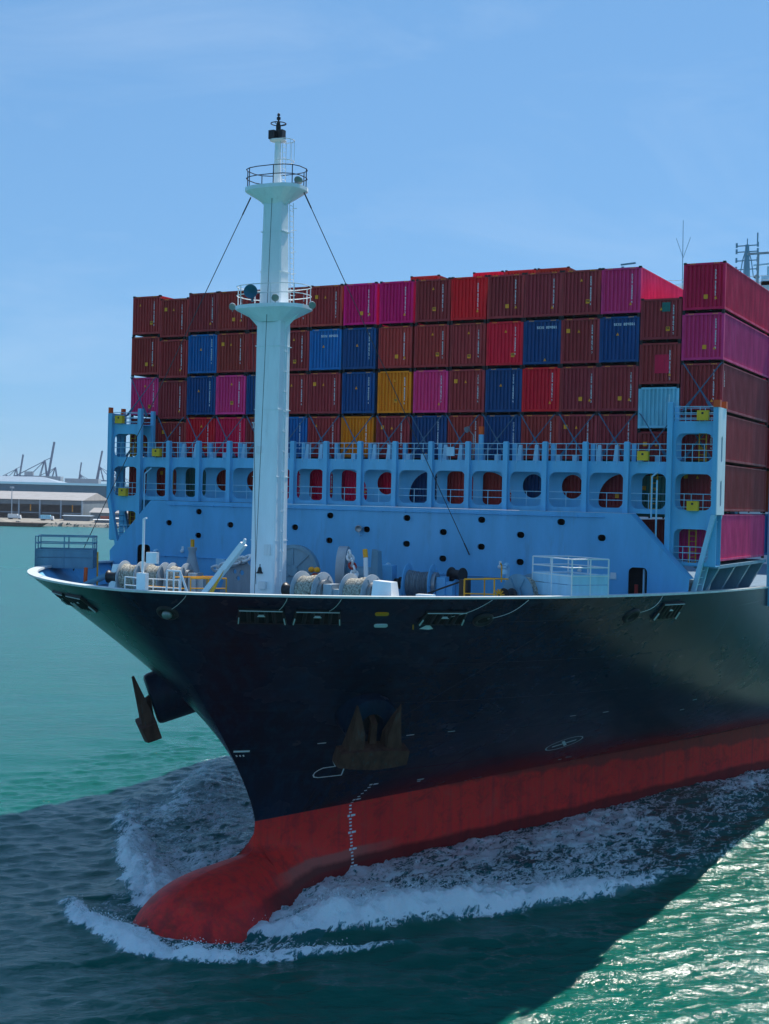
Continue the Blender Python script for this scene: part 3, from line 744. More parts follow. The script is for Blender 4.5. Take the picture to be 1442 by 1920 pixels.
for k in range(1, 16):
    y0, y1 = Yk(k)+.0, Yk(k+1)-.0; c = (y0+y1)/2
    pl = MB(); pl.plate([(y0, 21.36), (y1, 21.36), (y1, 24.36), (y0, 24.36)], [rrect(c, 22.66, 2.06, 2.06, .42, 6)], fF, .05)
    pl.build('frame_panel', M['blue2'], bridge)
    kd = kinds[k]
    if kd == 'round': h = [ell(c+.05, 22.85, .68, .72, 28)]
    elif kd == 'rect': h = [rrect(c+.20, 22.66, 1.80, 2.02, .42, 6)]
    elif kd == 'rectl': h = [rrect(c+.15, 22.66, 1.75, 2.02, .42, 6)]
    elif kd == 'dr': h = [dshape(c+.2, False)]
    else: h = [dshape(c+.15, True)]
    pb = MB(); pb.plate([(y0, 21.36), (y1, 21.36), (y1, 24.2), (y0, 24.2)], h, fB, .05)
    pb.build('back_panel', M['blue2'], bridge)
    # guard rails inside the opening
    g = MB()
    for z in (22.52, 22.1): g.tube((XF-.15, y0+.15, z), (XF-.15, y1-.15, z), .022, 6)
    g.tube((XF-.15, c, 21.5), (XF-.15, c, 22.52), .022, 6)
    g.build('guard_rail', M['blue_light'], bridge)
    # walkway railing on top
    g = MB()
    for z in (25.38, 25.05, 24.7): g.tube((XF+.02, y0+.1, z), (XF+.02, y1-.1, z), .024, 6)
    for q in (.25, .5, .75): g.tube((XF+.02, y0+(y1-y0)*q, 24.2), (XF+.02, y0+(y1-y0)*q, 25.38), .022, 6)
    g.build('walkway_railing', M['blue_light'], bridge)
    if k > 1:
        for q in (.2, .62):
            g = MB(); yy = y0+(y1-y0)*q; g.hexa([(XB+.1, yy-.16, 24.33), (XB+.45, yy-.16, 24.33), (XB+.45, yy+.16, 24.33), (XB+.1, yy+.16, 24.33)],
                                    [(XB+.1, yy-.09, 25.35), (XB+.3, yy-.09, 25.35), (XB+.3, yy+.09, 25.35), (XB+.1, yy+.09, 25.35)]) if (k+int(q*5)) % 2 else g.box(XB+.1, XB+.5, yy-.14, yy+.14, 24.33, 24.75)
            g.build('lashing_bin', M['blue_light'], bridge)
for k in range(1, 17):
    y = Yk(k); tall = k in (1, 16)
    p = MB(); zt = 27.75 if tall else 25.5
    p.box(XF+.003, XF+.30, y-.15, y+.15, 17.2 if tall else 21.37, zt-.06)
    p.hexa([(XF+.003, y-.15, zt-.06), (XF+.30, y-.15, zt-.06), (XF+.30, y+.15, zt-.06), (XF+.003, y+.15, zt-.06)],
           [(XF+.04, y-.11, zt), (XF+.26, y-.11, zt), (XF+.26, y+.11, zt), (XF+.04, y+.11, zt)])
    p.build('post', M['blue2'], bridge)
    b = MB(); b.box(XB-.25, XB-.003, y-.13, y+.13, 17.2 if tall else 21.37, zt-.1); b.build('post', M['blue2'], bridge)
# outboard towers
for s in (-1, 1):
    yi, yo = 18.9*s, 21.62*s; lo, hi = min(yi, yo), max(yi, yo); c = (lo+hi)/2
    for (fn, nm) in ((fF, 'tower_panel'), (fB, 'tower_panel')):
        pl = MB(); pl.plate([(lo, 17.2+1.3), (hi, 18.5), (hi, 26.68), (lo, 26.68)],
                            [rrect(c, 25.18, 2.1, 1.62, .42, 6), rrect(c, 22.66, 2.1, 2.06, .42, 6), rrect(c-.05*s, 19.6, 2.0, 1.9, .35, 6)], fn, .06)
        pl.build(nm, M['blue2'], bridge)
    # solid end plate facing outboard, with slots
    ep = MB(); pz = 21.4
    ep.plate([(XB-.25, pz), (XF+.28, pz), (XF+.28, 27.45), (XB-.25, 27.45)], [rrect(1.2, 25.1, .34, 1.5, .165, 6), rrect(1.2, 22.6, .34, 1.5, .165, 6)], lambda u, v, w: Vector((u, s*(21.64+w), v)), .05)
    ep.build('end_plate', M['mast'] if s > 0 else M['blue2'], bridge)
    cap = MB(); cap.box(XF+.0, XF+.32, s*21.5-.14, s*21.5+.14+.10*s, 27.45, 27.85); cap.box(XB-.27, XB+.05, s*21.5-.14, s*21.5+.14+.1*s, 27.45, 27.85)
    cap.build('post_cap', M['orange'], bridge)
    op = MB(); op.box(XF+.003, XF+.27, min(s*21.36, s*21.635), max(s*21.36, s*21.635), pz, 27.45); op.box(XB-.24, XB-.003, min(s*21.36, s*21.635), max(s*21.36, s*21.635), pz, 27.45)
    op.build('post', M['blue2'], bridge)
    # raking legs down to the deck edge, joined by rungs
    lg = MB()
    for x in (XF+.14, XB-.1):
        lg.bar((x, s*21.5, 21.4), (x, s*20.3, 16.35), .26, .26, (1, 0, 0))
    for q in range(12):
        z = 16.6+q*.40; y = 20.3+(z-16.35)/5.05*1.2
        lg.tube((XF+.14, s*y, z), (XB-.1, s*y, z), .03, 6)
    lg.build('leg', M['blue_light'] if s > 0 else M['blue2'], bridge)
    # floors, rails
    fl = MB(); fl.box(XB, XF-.08, lo, hi, 26.58, 26.62); fl.box(XB, XF-.08, lo, hi, 18.45, 18.51); fl.build('tower_floor', M['blue2'], bridge)
    for xr in (XF, XB):
        g = MB()
        for z in (27.5, 27.15, 26.85): g.tube((xr, lo+.1, z), (xr, hi-.1, z), .024, 6)
        for q in (.3, .6): g.tube((xr, lo+(hi-lo)*q, 26.6), (xr, lo+(hi-lo)*q, 27.5), .022, 6)
        g.build('tower_railing', M['blue_light'], bridge)
    for zb in (24.33, 21.5, 18.5):
        g = MB()
        for z in (1.05, .7, .3): g.tube((XF-.12, lo+.15, zb+z), (XF-.12, hi-.15, zb+z), .022, 6)
        for q in (.3, .45, .7): g.tube((XF-.12, lo+(hi-lo)*q, zb), (XF-.12, lo+(hi-lo)*q, zb+1.05), .02, 6)
        g.build('tower_railing', M['blue_light'], bridge)
    for (yy, z0, z1) in ((20.55*s if s > 0 else 20.2*s, 24.35, 26.6), (20.1*s, 18.5, 21.4)):
        ld = MB()
        for dy in (-.2, .2): ld.tube((1.05, yy+dy, z0), (1.05, yy+dy, z1), .035, 6)
        for q in range(int((z1-z0)/.3)): ld.tube((1.05, yy-.2, z0+.15+q*.3), (1.05, yy+.2, z0+.15+q*.3), .02, 6)
        ld.build('ladder', M['yellow'], bridge)
    for (yy, zz) in ((s*20.75, 26.72), (s*20.3, 21.6)):
        bx = MB().box(XF-.02, XF+.3, yy-.32, yy+.32, zz, zz+.55).build('equipment_box', M['ybox'], bridge)
        MB().box(XF+.303, XF+.315, yy-.06, yy+.06, zz+.33, zz+.45).build('box_label', M['black'], bx)
ld = MB()
for dy in (-.2, .2): ld.tube((.95, 17.75+dy, 21.5), (.95, 17.75+dy, 24.3), .035, 6)
for q in range(9): ld.tube((.95, 17.55, 21.65+q*.3), (.95, 17.95, 21.65+q*.3), .02, 6)
ld.build('ladder', M['yellow'], bridge)
ld = MB()
for dy in (-.2, .2): ld.tube((.95, -16.9+dy, 21.5), (.95, -16.9+dy, 24.3), .035, 6)
for q in range(9): ld.tube((.95, -17.1, 21.65+q*.3), (.95, -16.7, 21.65+q*.3), .02, 6)
ld.build('ladder', M['yellow'], bridge)
for yy in (-17.4, 17.35):
    bx = MB().box(XF+.03, XF+.33, yy-.32, yy+.32, 24.42, 24.95).build('equipment_box', M['ybox'], bridge)
    MB().box(XF+.333, XF+.345, yy-.06, yy+.06, 24.72, 24.84).build('box_label', M['black'], bx)
vt = shade_auto(MB().tube((1.2, 6.85, 24.3), (1.2, 6.85, 25.95), .17, 14).build('vent_pipe', M['blue2'], bridge))
shade_auto(MB().tube((1.2, 6.85, 25.96), (1.2, 6.85, 26.45), .175, 14).build('vent_cap', M['orange'], bridge))
fl = MB().path([(1.5, 6.45, 24.4), (1.5, 6.45, 25.9), (1.7, 6.25, 26.2)], .035); fl.lathe((1.75, 6.15, 26.25), (.8, -.4, -.4), [(-.15, .08), (-.1, .16), (.12, .19), (.13, .02)], 10)
fl.build('floodlight', M['steel'], bridge)
MB().box(XF+.04, XF+.16, 4.85, 5.35, 24.6, 25.15).build('junction_box', M['blue_light'], bridge)
pg = MB().path([(XF+.32, 17.95, 21.1), (XF+.32, 17.95, 23.5), (XF+.1, 18.2, 23.75)], .05); pg.path([(XF+.32, 18.25, 16.5), (XF+.32, 18.25, 23.3)], .05)
pg.build('cable_pipe', M['blue_light'], bridge)
pg = MB().path([(XF+.32, -18.3, 17.6), (XF+.32, -18.3, 23.2), (XF+.1, -17.9, 23.6)], .05); pg.build('cable_pipe', M['blue_light'], bridge)
# lashing rods: doubled crosses in front of the lower tiers
def rods(y0, y1, zt, zb):
    for (ya, yb) in ((y0+.12, y1-.3), (y1-.12, y0+.3)):
        for dd in (0, .14):
            g = MB(); sgn = 1 if yb > ya else -1
            a = Vector((.10, ya, zt-.05)); b = Vector((.75, yb-sgn*dd, zb+dd*.2)); g.tube(a+Vector((0, sgn*dd*.6, -dd*.4)), b, .026, 6)
            m_ = a.lerp(b, .80); g.tube(m_, b, .05, 6)
            g.build('lashing_rod', M['rod'], bridge)
for k in range(1, 16): rods(Yk(k), Yk(k+1), 27.32, 24.45)
rods(Yk(0), Yk(1), 30.2, 27.3); rods(Yk(16), Yk(17), 30.2, 27.3); rods(Yk(0), Yk(1), 27.3, 24.4); rods(Yk(16), Yk(17), 27.3, 24.4)
# the next bridge aft shows as an end plate and legs past the first bay
ab = MB(); ab.box(-13.6, -12.75, 21.40, 21.72, 15.4, 33.5); aft = ab.build('aft_lashing_bridge', M['blue2'], ship)
for s in (-1, 1): MB().box(-13.6, -12.75, s*19.0-.2, s*19.0+.2, 15.4, 27).build('post', M['blue2'], aft)
# cell guides / coaming below the outboard stack
co_ = MB(); co_.box(-13, 1.0, 15.4, 19.8, 15.35, 17.0); coam = co_.build('hatch_coaming', M['greyblue'], ship)
sp = MB()
for x in (-.3, -4.2, -8.2, -12.0):
    sp.hexa([(x-.2, 19.3, 15.7), (x+.2, 19.3, 15.7), (x+.2, 19.9, 15.7), (x-.2, 19.9, 15.7)], [(x-.2, 20.2, 18.4), (x+.2, 20.2, 18.4), (x+.2, 21.4, 18.4), (x-.2, 21.4, 18.4)])
sp.box(-12.4, .2, 20.0, 21.42, 18.30, 18.48)
sp.build('pedestal', M['greyblue'], coam)
sp = MB().tube((-2.0, 20.0, 16.0), (-1.5, 20.6, 18.2), .18, 10)
sp.build('white_pipe', M['white'], coam)
for s in (-1,):
    MB().box(-13, 1.0, -19.8, -15.4, 15.35, 17.0).build('hatch_coaming', M['greyblue'], ship)

# ------------------------------------------------------------------ foremast
fm = MB()
def sect(x0, x1, hw, z): return [(x0, -hw, z), (x1, -hw, z), (x1, hw, z), (x0, hw, z)]
def chamf(x0, x1, hw, z, c=.07):
    return [(x0+c, -hw, z), (x1-c, -hw, z), (x1, -hw+c, z), (x1, hw-c, z), (x1-c, hw, z), (x0+c, hw, z), (x0, hw-c, z), (x0, -hw+c, z)]
rings = [chamf(13.70, 15.05, .80, 15.3), chamf(13.78, 15.0, .775, 24.0), chamf(13.85, 14.98, .765, 31.3), chamf(13.95, 14.90, .69, 32.4), chamf(14.02, 14.88, .64, 35), chamf(14.06, 14.88, .57, 38.6)]
for a, b in zip(rings[:-1], rings[1:]):
    fm.add(a+b, [(i, (i+1) % 8, 8+(i+1) % 8, 8+i) for i in range(8)])
fm.add(rings[-1], [tuple(range(8))])
mast = fm.build('foremast', M['mast'], ship)
mast['label'] = 'tall white box-section foremast with two railed platforms'
sw = MB()
for z in (19.4, 22.9, 26.6, 30.1, 34.2, 36.4): sw.box(13.74 if z < 31 else 13.99, 15.025 if z < 31 else 14.905, -.80 if z < 31 else -.69, .80 if z < 31 else .69, z, z+.035)
sw.build('weld_band', M['mast'], mast)
def platform(cx, rx, ry, z, th, zc, crx, cry):
    pb = MB(); n = 16; sup = lambda t, a, b: (cx+a*math.copysign(abs(math.cos(t))**.72, math.cos(t)), b*math.copysign(abs(math.sin(t))**.72, math.sin(t)))
    T = [2*math.pi*(i+.5)/n for i in range(n)]
    top = [(*sup(t, rx, ry), z) for t in T]; lip = [(*sup(t, rx, ry), z-th) for t in T]; und = [(*sup(t, crx, cry), zc) for t in T]
    pb.add(top+lip+und, [tuple(range(n))]+[(i, (i+1) % n, n+(i+1) % n, n+i) for i in range(n)]+[(n+i, n+(i+1) % n, 2*n+(i+1) % n, 2*n+i) for i in range(n)])
    o = pb.build('platform', M['mast'], mast)
    return [Vector((*sup(t, rx-.06, ry-.06), z)) for t in T]
def railring(pts, z, hts, mat, skip=(), r=.028):
    g = MB(); n = len(pts)
    for i in range(n):
        a, b = pts[i], pts[(i+1) % n]
        if i % 2 == 0: g.tube((a.x, a.y, z), (a.x, a.y, z+hts[0]), r, 6)
        if i in skip: continue
        for h in hts: g.tube((a.x, a.y, z+h), (b.x, b.y, z+h), r, 6)
    g.build('platform_railing', mat, mast)
p1 = platform(14.45, 1.45, 2.18, 32.32, .2, 31.45, .62, .80)
railring(p1, 32.32, (1.08, .58), M['white'])
p2 = platform(14.45, 1.25, 1.76, 38.85, .2, 37.95, .45, .6)
railring(p2, 38.85, (1.0, .52), M['black'])
for s in (-1, 1):       # brackets beneath the platforms
    for (z, zb, o, i_) in ((32.1, 31.0, 1.9, .75), (38.6, 37.8, 1.5, .58)):
        MB().add([(14.44, s*o, z), (14.44, s*i_, z), (14.44, s*i_, zb), (14.47, s*o, z), (14.47, s*i_, z), (14.47, s*i_, zb)], [(0, 1, 2), (3, 5, 4), (0, 2, 5, 3)]).build('bracket', M['mast'], mast)
hn = MB().lathe((15.9, -.55, 32.95), (.88, .42, 0), [(-.55, .08), (-.3, .10), (0, .18), (.22, .36), (.25, .38), (.20, .30), (.0, .1)], 20); hn.tube((15.7, -.6, 32.45), (15.7, -.6, 32.8), .07, 8)
shade_auto(hn.build('fog_horn', paint('teal_horn', (0.01, 0.14, 0.22), .45), mast), 60)
for (x, y, z) in ((15.75, .9, 32.62), (14.6, 2.55, 32.3), (14.9, -2.45, 32.4), (14.3, 1.35, 39.2), (14.7, 1.5, 39.15)):
    f_ = MB().lathe((x, y, z), (.7, .55, -.35), [(-.2, .06), (-.16, .16), (.1, .2), (.14, .2), (.15, .03)], 14); f_.tube((x-.1, y-.05, z-.3), (x-.1, y-.05, z), .03, 6)
    shade_auto(f_.build('floodlight', M['steel'], mast), 50)
tp_ = shade_auto(MB().lathe((14.4, 0, 38.95), (0, 0, 1), [(-.1, .24), (.9, .20), (2.6, .17)], 16).build('topmast', M['mast'], mast), 50)
st = MB().lathe((14.4, 0, 41.4), (0, 0, 1), [(0, .2), (.06, .46), (.12, .46)], 14); st.build('lantern_stand', M['white'], mast)
lt = MB(); lt.box(14.55, 14.82, -.38, -.02, 41.53, 42.0); lt.box(14.2, 14.55, .0, .36, 41.53, 42.05); lt.tube((14.4, 0, 41.5), (14.4, 0, 42.35), .14, 10)
lt.build('navigation_lantern', M['black'], mast)
tg_ = MB(); tg_.path([Vector((14.4+.42*math.cos(a), .42*math.sin(a), 42.42)) for a in np.linspace(0, 2*math.pi, 17).tolist()], .03)
for a in range(3): tg_.tube((14.4, 0, 42.3), (14.4+.42*math.cos(a*2.1), .42*math.sin(a*2.1), 42.42), .02, 5)
tg_.lathe((14.4, 0, 42.33), (0, 0, 1), [(0, .1), (.2, .1), (.22, .05), (.3, .05), (.32, .11), (.45, .11), (.47, .04), (.52, .04), (.54, .09), (.64, .07), (.68, .02)], 10)
tg_.build('mast_head_light', M['black'], mast)
lad = MB()
for dx in (0, .38): lad.tube((14.0+dx-.28, .84, 32.5), (14.1+dx-.28, .72, 38.1), .022, 6)
for q in range(19): lad.tube((13.72+.1*q/19, .84-.12*q/19, 32.7+q*.29), (14.10+.1*q/19, .84-.12*q/19, 32.7+q*.29), .016, 5)
for q in range(5): lad.tube((13.8, .62, 33+q*1.2), (13.8, .96, 33+q*1.2), .016, 5)
lad.build('ladder', M['white'], mast)
lad = MB()
for dx in (-.18, .18): lad.tube((14.4+dx, .42, 38.95), (14.4+dx, .42, 41.4), .02, 6)
for q in range(8): lad.tube((14.22, .42, 39.0+q*.3), (14.58, .42, 39.0+q*.3), .014, 5)
for z in (40.3, 41.45):
    lad.path([Vector((14.4+.55*math.cos(a), .42+.55*math.sin(a), z)) for a in np.linspace(-.6, math.pi+.6, 11).tolist()], .024)
for a in (.2, 1.2, 2.0, 2.9): lad.tube((14.4+.55*math.cos(a), .42+.55*math.sin(a), 40.3), (14.4+.55*math.cos(a), .42+.55*math.sin(a), 41.45), .014, 5)
lad.build('ladder', M['white'], mast)
for (a, b) in (((14.4, -1.72, 38.5), (9.0, -18.6, 16.6)), ((14.4, 1.75, 38.5), (3.1, 7.1, 18.6)), ((15.1, .15, 38.6), (16.2, .3, 16.2)), ((15.0, -1.0, 31.5), (15.3, -.2, 17))):
    g = MB(); a = Vector(a); b = Vector(b); r = .024 if a.z > 35 and abs(a.y) > 1 else .016
    g.tube(a, b, r, 6)
    if r > .02:
        g.tube(a, a.lerp(b, .04), .04, 8); g.tube(b, b.lerp(a, .035), .042, 8)
    g.build('wire_stay', M['wire'], mast)
bl = MB().lathe((15.03, -.13, 17.95), (0, 0, -1), [(0, .05), (.06, .1), (.25, .14), (.33, .22), (.36, .22)], 12); bl.tube((15.03, -.13, 17.95), (15.03, -.13, 18.1), .03, 6)
shade_auto(bl.build('bell', M['black'], mast), 50)
tf = MB().box(15.02, 15.25, -.1, .35, 16.75, 17.15); tf.build('bracket_box', M['white'], mast)

# ------------------------------------------------------------------ deck machinery
def flange(mb, c, ax, r, th=.06, n=28): mb.lathe(c, ax, [(-th/2, r*.98), (-th/2+.01, r), (th/2-.01, r), (th/2, r*.98)], n)
def winch(loc, rz, drums, body, rope=True, r=1.0, gears=True, wire=False):
    """Mooring winch: bed frame part with drums, coils, side frames, motor, warping head as sub-parts. Axis along local y."""
    L = sum(d for d in drums)+.5*len(drums)+.4
    bed = MB().box(-.8, .8, -L/2-.3, L/2+1.0, 0, .28)
    o = bed.build('mooring_winch', body, ship); o.location = loc; o.rotation_euler = (0, 0, rz)
    zc = 1.25*r; y = -L/2
    sf = MB()
    def side(y):
        pts = [(-.75, .28), (.75, .28), (.32, zc+.3), (-.32, zc+.3)]
        sf.add([(p[0], y-.06, p[1]) for p in pts]+[(p[0], y+.06, p[1]) for p in pts], [(0, 1, 2, 3), (7, 6, 5, 4)]+[(i, (i+1) % 4, 4+(i+1) % 4, 4+i) for i in range(4)])
    side(y)
    for d in drums:
        y += .22
        for yf, yy in ((y, y-.05), (y+d, y+d+.05)):
            f1 = MB(); flange(f1, (0, yf, zc), (0, 1, 0), r)
            for a in range(6):
                aa = a*math.pi/3; f1.bar((0, yy, zc), (r*.9*math.cos(aa), yy, zc+r*.9*math.sin(aa)), .05, .08, (0, 1, 0))
            shade_auto(f1.build('drum_flange', body, o), 40)
        prof = []; nn = max(int(d/.11), 6)
        for k in range(nn*4+1):
            u = k/(nn*4); prof.append((.04+u*(d-.08), r*(.74 if rope else .6)+.055*abs(math.sin(math.pi*u*nn))+random.uniform(-.012, .012)+.05*math.sin(u*5+loc[0])))
        cm = MB().lathe((0, y, zc), (0, 1, 0), prof, 26); shade_auto(cm.build('rope_coil', M['wire_coil'] if wire else M['rope'], o), 70)
        y += d+.22; side(y); y += .06
    shade_auto(sf.build('side_frame', body, o), 30)
    sh = MB().tube((0, -L/2-.25, zc), (0, y+.5, zc), .11, 12); shade_auto(sh.build('shaft', M['steel'], o))
    gb = MB().box(-.45, .45, y+.05, y+.55, .28, zc+.45); gb.box(-.3, .3, y+.55, y+.95, .5, zc+.2); gb.build('gearbox', body, o)
    wh = MB().lathe((0, -L/2-.2, zc), (0, -1, 0), [(0, .36), (.06, .36), (.12, .27), (.4, .25), (.55, .3), (.62, .38), (.66, .38), (.67, .1)], 20)
    shade_auto(wh.build('warping_head', M['black'], o), 40)
    br = MB().lathe((0, y-.12, zc), (0, 1, 0), [(-.1, r*.62), (.1, r*.62)], 24); shade_auto(br.build('brake_band', M['steel'], o), 40)
    return o, L
def star(parent, c, ax, r=.42):
    s = MB(); c = Vector(c); d = Vector(ax).normalized(); a = d.orthogonal().normalized(); b = d.cross(a)
    for k in range(12):
        t = k*math.pi/6; s.bar(c+(a*math.cos(t)+b*math.sin(t))*.1, c+(a*math.cos(t)+b*math.sin(t))*r, .06, .06, d)
    s.build('painted_spokes', M['yellow'], parent)
M['wire_coil'] = paint('steel_wire_coil', (0.20, 0.25, 0.28), 0.5, 0.35, scale=4, metal=0.3)
DZ = 15.5
# starboard forward winch with guard rails and a control stand
w1, L1 = winch((14.8, -7.2, DZ+.2), R_(8), [1.15, 1.0, .9], M['grey'], r=.98)
star(w1, (0, 2.9, 1.2), (.8, .6, 0), .36)
c1 = MB().hexa([(13.2, -11.2, DZ), (14.6, -11.2, DZ), (14.6, -10.0, DZ), (13.2, -10.0, DZ)], [(13.5, -10.9, DZ+2.1), (14.4, -10.9, DZ+2.1), (14.4, -10.2, DZ+2.1), (13.5, -10.2, DZ+2.1)])
c1.build('ventilator_housing', M['white'], ship)
gr = MB()
for z in (.5, 1.0, 1.45): gr.path([(17.6, -7.4, DZ+z+.2), (17.9, -5.2, DZ+z+.2), (17.7, -3.6, DZ+z+.2)], .03)
for (x, y) in ((17.6, -7.4), (17.75, -6.3), (17.9, -5.2), (17.8, -4.4), (17.7, -3.6)): gr.tube((x, y, DZ), (x, y, DZ+1.65), .035, 6)
gr.build('guard_railing', M['white'], ship)
gs = MB()
for z in (.75, 1.2): gs.path([(17.3, -6.2, DZ+z), (17.5, -3.4, DZ+z)], .028)
gs.path([(17.2, -3.2, DZ), (17.2, -3.2, DZ+1.75), (16.4, -1.4, DZ+1.8), (16.4, -1.4, DZ)], .04); gs.path([(16.8, -2.3, DZ), (16.8, -2.3, DZ+1.78)], .035); gs.path([(17.2, -3.2, DZ+1.2), (16.4, -1.4, DZ+1.25)], .03)
gs.path([(17.0, -4.4, DZ+1.75), (16.2, -2.2, DZ+1.85)], .04)
gs.build('yellow_railing', M['yellow'], ship)
sp_ = MB().tube((18.6, -5.4, DZ), (18.6, -5.4, 20.45), .07, 8); sp_.tube((18.6, -5.4, 20.45), (18.6, -5.2, 20.5), .05, 6); sp_.box(18.5, 18.72, -5.1, -4.4, 18.05, 18.65); sp_.box(18.45, 18.75, -5.7, -5.1, DZ, 17.5)
sp_.build('jackstaff', M['white'], ship)
pl = MB()
for q in range(3):
    pl.tube((18.4, -3.9+q*.45, DZ), (18.4, -3.9+q*.45, 17.7), .05, 8)
pl.tube((18.4, -3.9, 17.7), (18.4, -3.0, 17.7), .05, 8); pl.tube((18.4, -3.0, 17.6), (18.1, -2.5, 16.0), .06, 8); pl.build('frame_stand', M['white'], ship)
# store davit with yellow foot
dv = MB().bar((19.0, -1.35, 16.2), (19.0, 1.42, 19.35), .30, .34, (1, 0, 0)); dv.lathe((19.0, 1.42, 19.35), (0, .3, 1), [(0, .1), (.25, .08), (.3, .02)], 8); dv.tube((19.0, -1.5, DZ), (19.0, -1.3, 16.6), .26, 12)
dvo = dv.build('store_davit', M['white'], ship)
MB().add([(19.2, -1.05, 16.1), (19.2, -.6, 16.15), (19.2, .35, 17.95), (19.16, -1.05, 16.1), (19.16, -.6, 16.15), (19.16, .35, 17.95)], [(0, 1, 2), (5, 4, 3), (0, 3, 4, 1), (1, 4, 5, 2), (2, 5, 3, 0)]).build('davit_gusset', M['yellow'], dvo)
# windlasses with chain gear wheels and chain
def chain(parent, p0, p1, n, mats, r=.075, lw=.2):
    p0 = Vector(p0); p1 = Vector(p1)
    for k in range(n):
        c = p0.lerp(p1, (k+.5)/n); d = (p1-p0).normalized(); a = (d.orthogonal().normalized()); b = d.cross(a)
        if k % 2: a = b
        Ln = (p1-p0).length/n*.72
        pts = []
        for i in range(13):
            t = 2*math.pi*i/12; pts.append(c+d*(math.cos(t)*lw*.6+math.copysign(max(Ln-lw*.6, 0), math.cos(t)) if abs(math.cos(t)) > .01 else 0)+a*math.sin(t)*lw)
        m_ = MB().path(pts, r, 6); shade_auto(m_.build('chain_link', mats[k % len(mats)], parent), 70)
def bigwheel(x, y, z, r, ax, mat):
    g = MB(); d = Vector(ax).normalized()
    flange(g, (x, y, z), ax, r, .42, 36)
    o = shade_auto(g.build('windlass', mat, ship), 40)
    rim = MB(); c = Vector((x, y, z))
    for s in (-.23, .23): rim.lathe(c+d*s, d, [(-.03, r*.86), (-.03, r*1.0), (.03, r*1.0), (.03, r*.86), (-.03, r*.86)], 36, close=False)
    a = Vector((0, 0, 1)); b = d.cross(a)
    for s in (-.24, .24):
        for k in range(8):
            t = k*math.pi/4; rim.bar(c+d*s, c+d*s+(a*math.cos(t)+b*math.sin(t))*r*.9, .07, .1, d)
        rim.lathe(c+d*s*1.2, d, [(-.05, r*.24), (.05, r*.2), (.06, .02)], 16)
    shade_auto(rim.build('gear_rim', mat, o), 40)
    cs = MB().box(x-1.0, x+1.0, y-.75, y+.75, DZ-.1, DZ+.7); cs.build('windlass_bed', mat, o)
    return o
wl1 = bigwheel(9.0, -1.65, 17.45, 1.55, (1, .22, 0), M['greyblue'])
wl2 = bigwheel(9.2, 1.85, 17.5, 1.55, (-.36, .93, 0), M['grey'])
shade_auto(MB().tube((9.4, 2.0, 17.5), (9.6, 4.2, 17.4), .5, 20).build('cable_lifter', M['greyblue'], wl2))
chain(wl2, (11.2, 3.3, 18.8), (12.2, 4.5, 16.9), 9, [M['white'], M['white'], M['white'], M['redpaint']], .07, .19)
sp2 = MB().hexa([(9.8, 4.4, DZ), (10.8, 4.4, DZ), (10.8, 4.9, DZ), (9.8, 4.9, DZ)], [(10.1, 4.4, 19.0), (10.5, 4.4, 19.0), (10.5, 4.8, 18.9), (10.1, 4.8, 18.9)]); sp2.build('chain_guide', M['greyblue'], wl2)
chain(wl1, (9.6, -7.0, 17.3), (10.0, -4.2, 18.15), 8, [M['white']], .09, .22)
gp = MB(); gp.plate([(-6.6, 15.6), (-3.2, 15.6), (-3.2, 16.4), (-4.6, 17.9), (-5.4, 18.0), (-6.0, 17.2)], [ell(-4.9, 17.2, .16, .16, 12), ell(-5.4, 17.25, .14, .14, 12), ell(-5.15, 16.85, .14, .14, 12)], lambda u, v, w: Vector((9.7-w, u, v)), .1)
gp.build('chain_stopper', M['grey'], wl1)
fb = shade_auto(MB().lathe((8.0, -9.8, DZ), (0, 0, 1), [(0, .6), (.9, .62), (1.5, .5), (2.4, .26), (2.7, .22), (2.9, .3), (3.0, .3), (3.05, .05)], 14).build('tank_vent', M['grey'], ship), 50)
MB().tube((8.0, -9.8, DZ+3.04), (8.0, -9.8, DZ+3.5), .13, 8).build('vent_knob', M['yellow'], fb)
for yy in (4.0, 4.3): pass
rv = MB(); rv.lathe((12.5, 1.9, DZ), (0, 0, 1), [(0, .35), (1.9, .35), (2.1, .1)], 12); rvo = rv.build('valve_post', M['redpaint'], ship)
for yy in (1.72, 2.08): shade_auto(MB().lathe((12.6, yy, DZ+2.15), (0, 0, 1), [(0, .05), (.05, .17), (.2, .19), (.3, .08)], 10).build('valve_cap', M['yellow'], rvo), 60)
yp = MB().tube((12.0, 5.0, DZ), (11.6, 4.6, 18.6), .13, 10); ypo = yp.build('lever_post', M['white'], ship); MB().tube((11.62, 4.62, 18.55), (11.5, 4.5, 19.0), .14, 10).build('lever_grip', M['yellow'], ypo)
# rope winches on the centre line
w2, L2 = winch((16.6, 4.4, DZ+.1), R_(-4), [1.35], M['grey'], r=1.05); w3, L3 = winch((16.4, 7.2, DZ+.1), R_(-4), [1.35], M['grey'], r=1.05)
MB().hexa([(17.0, 8.4, DZ), (18.2, 8.4, DZ), (18.2, 9.8, DZ), (17.0, 9.8, DZ)], [(17.2, 8.5, 17.75), (17.9, 8.5, 17.75), (17.9, 9.5, 17.7), (17.2, 9.5, 17.7)]).build('winch_control', M['white'], ship)
cb = MB().box(17.4, 18.4, 9.4, 10.6, DZ, 16.95); cb.box(17.4, 18.0, 11.0, 11.7, DZ, 17.1); cb.box(17.5, 17.9, 10.9, 11.8, 17.1, 17.2); cb.build('mushroom_vent', M['white'], ship)
ys = MB()
for z in (16.9, 16.6): ys.tube((18.6, 9.2, z+.12), (18.3, 11.2, z+.12), .03, 6)
for q in (9.3, 10.2, 11.1): ys.tube((18.5, q, DZ), (18.5, q, 17.02), .03, 6)
ys.build('yellow_railing', M['yellow'], ship)
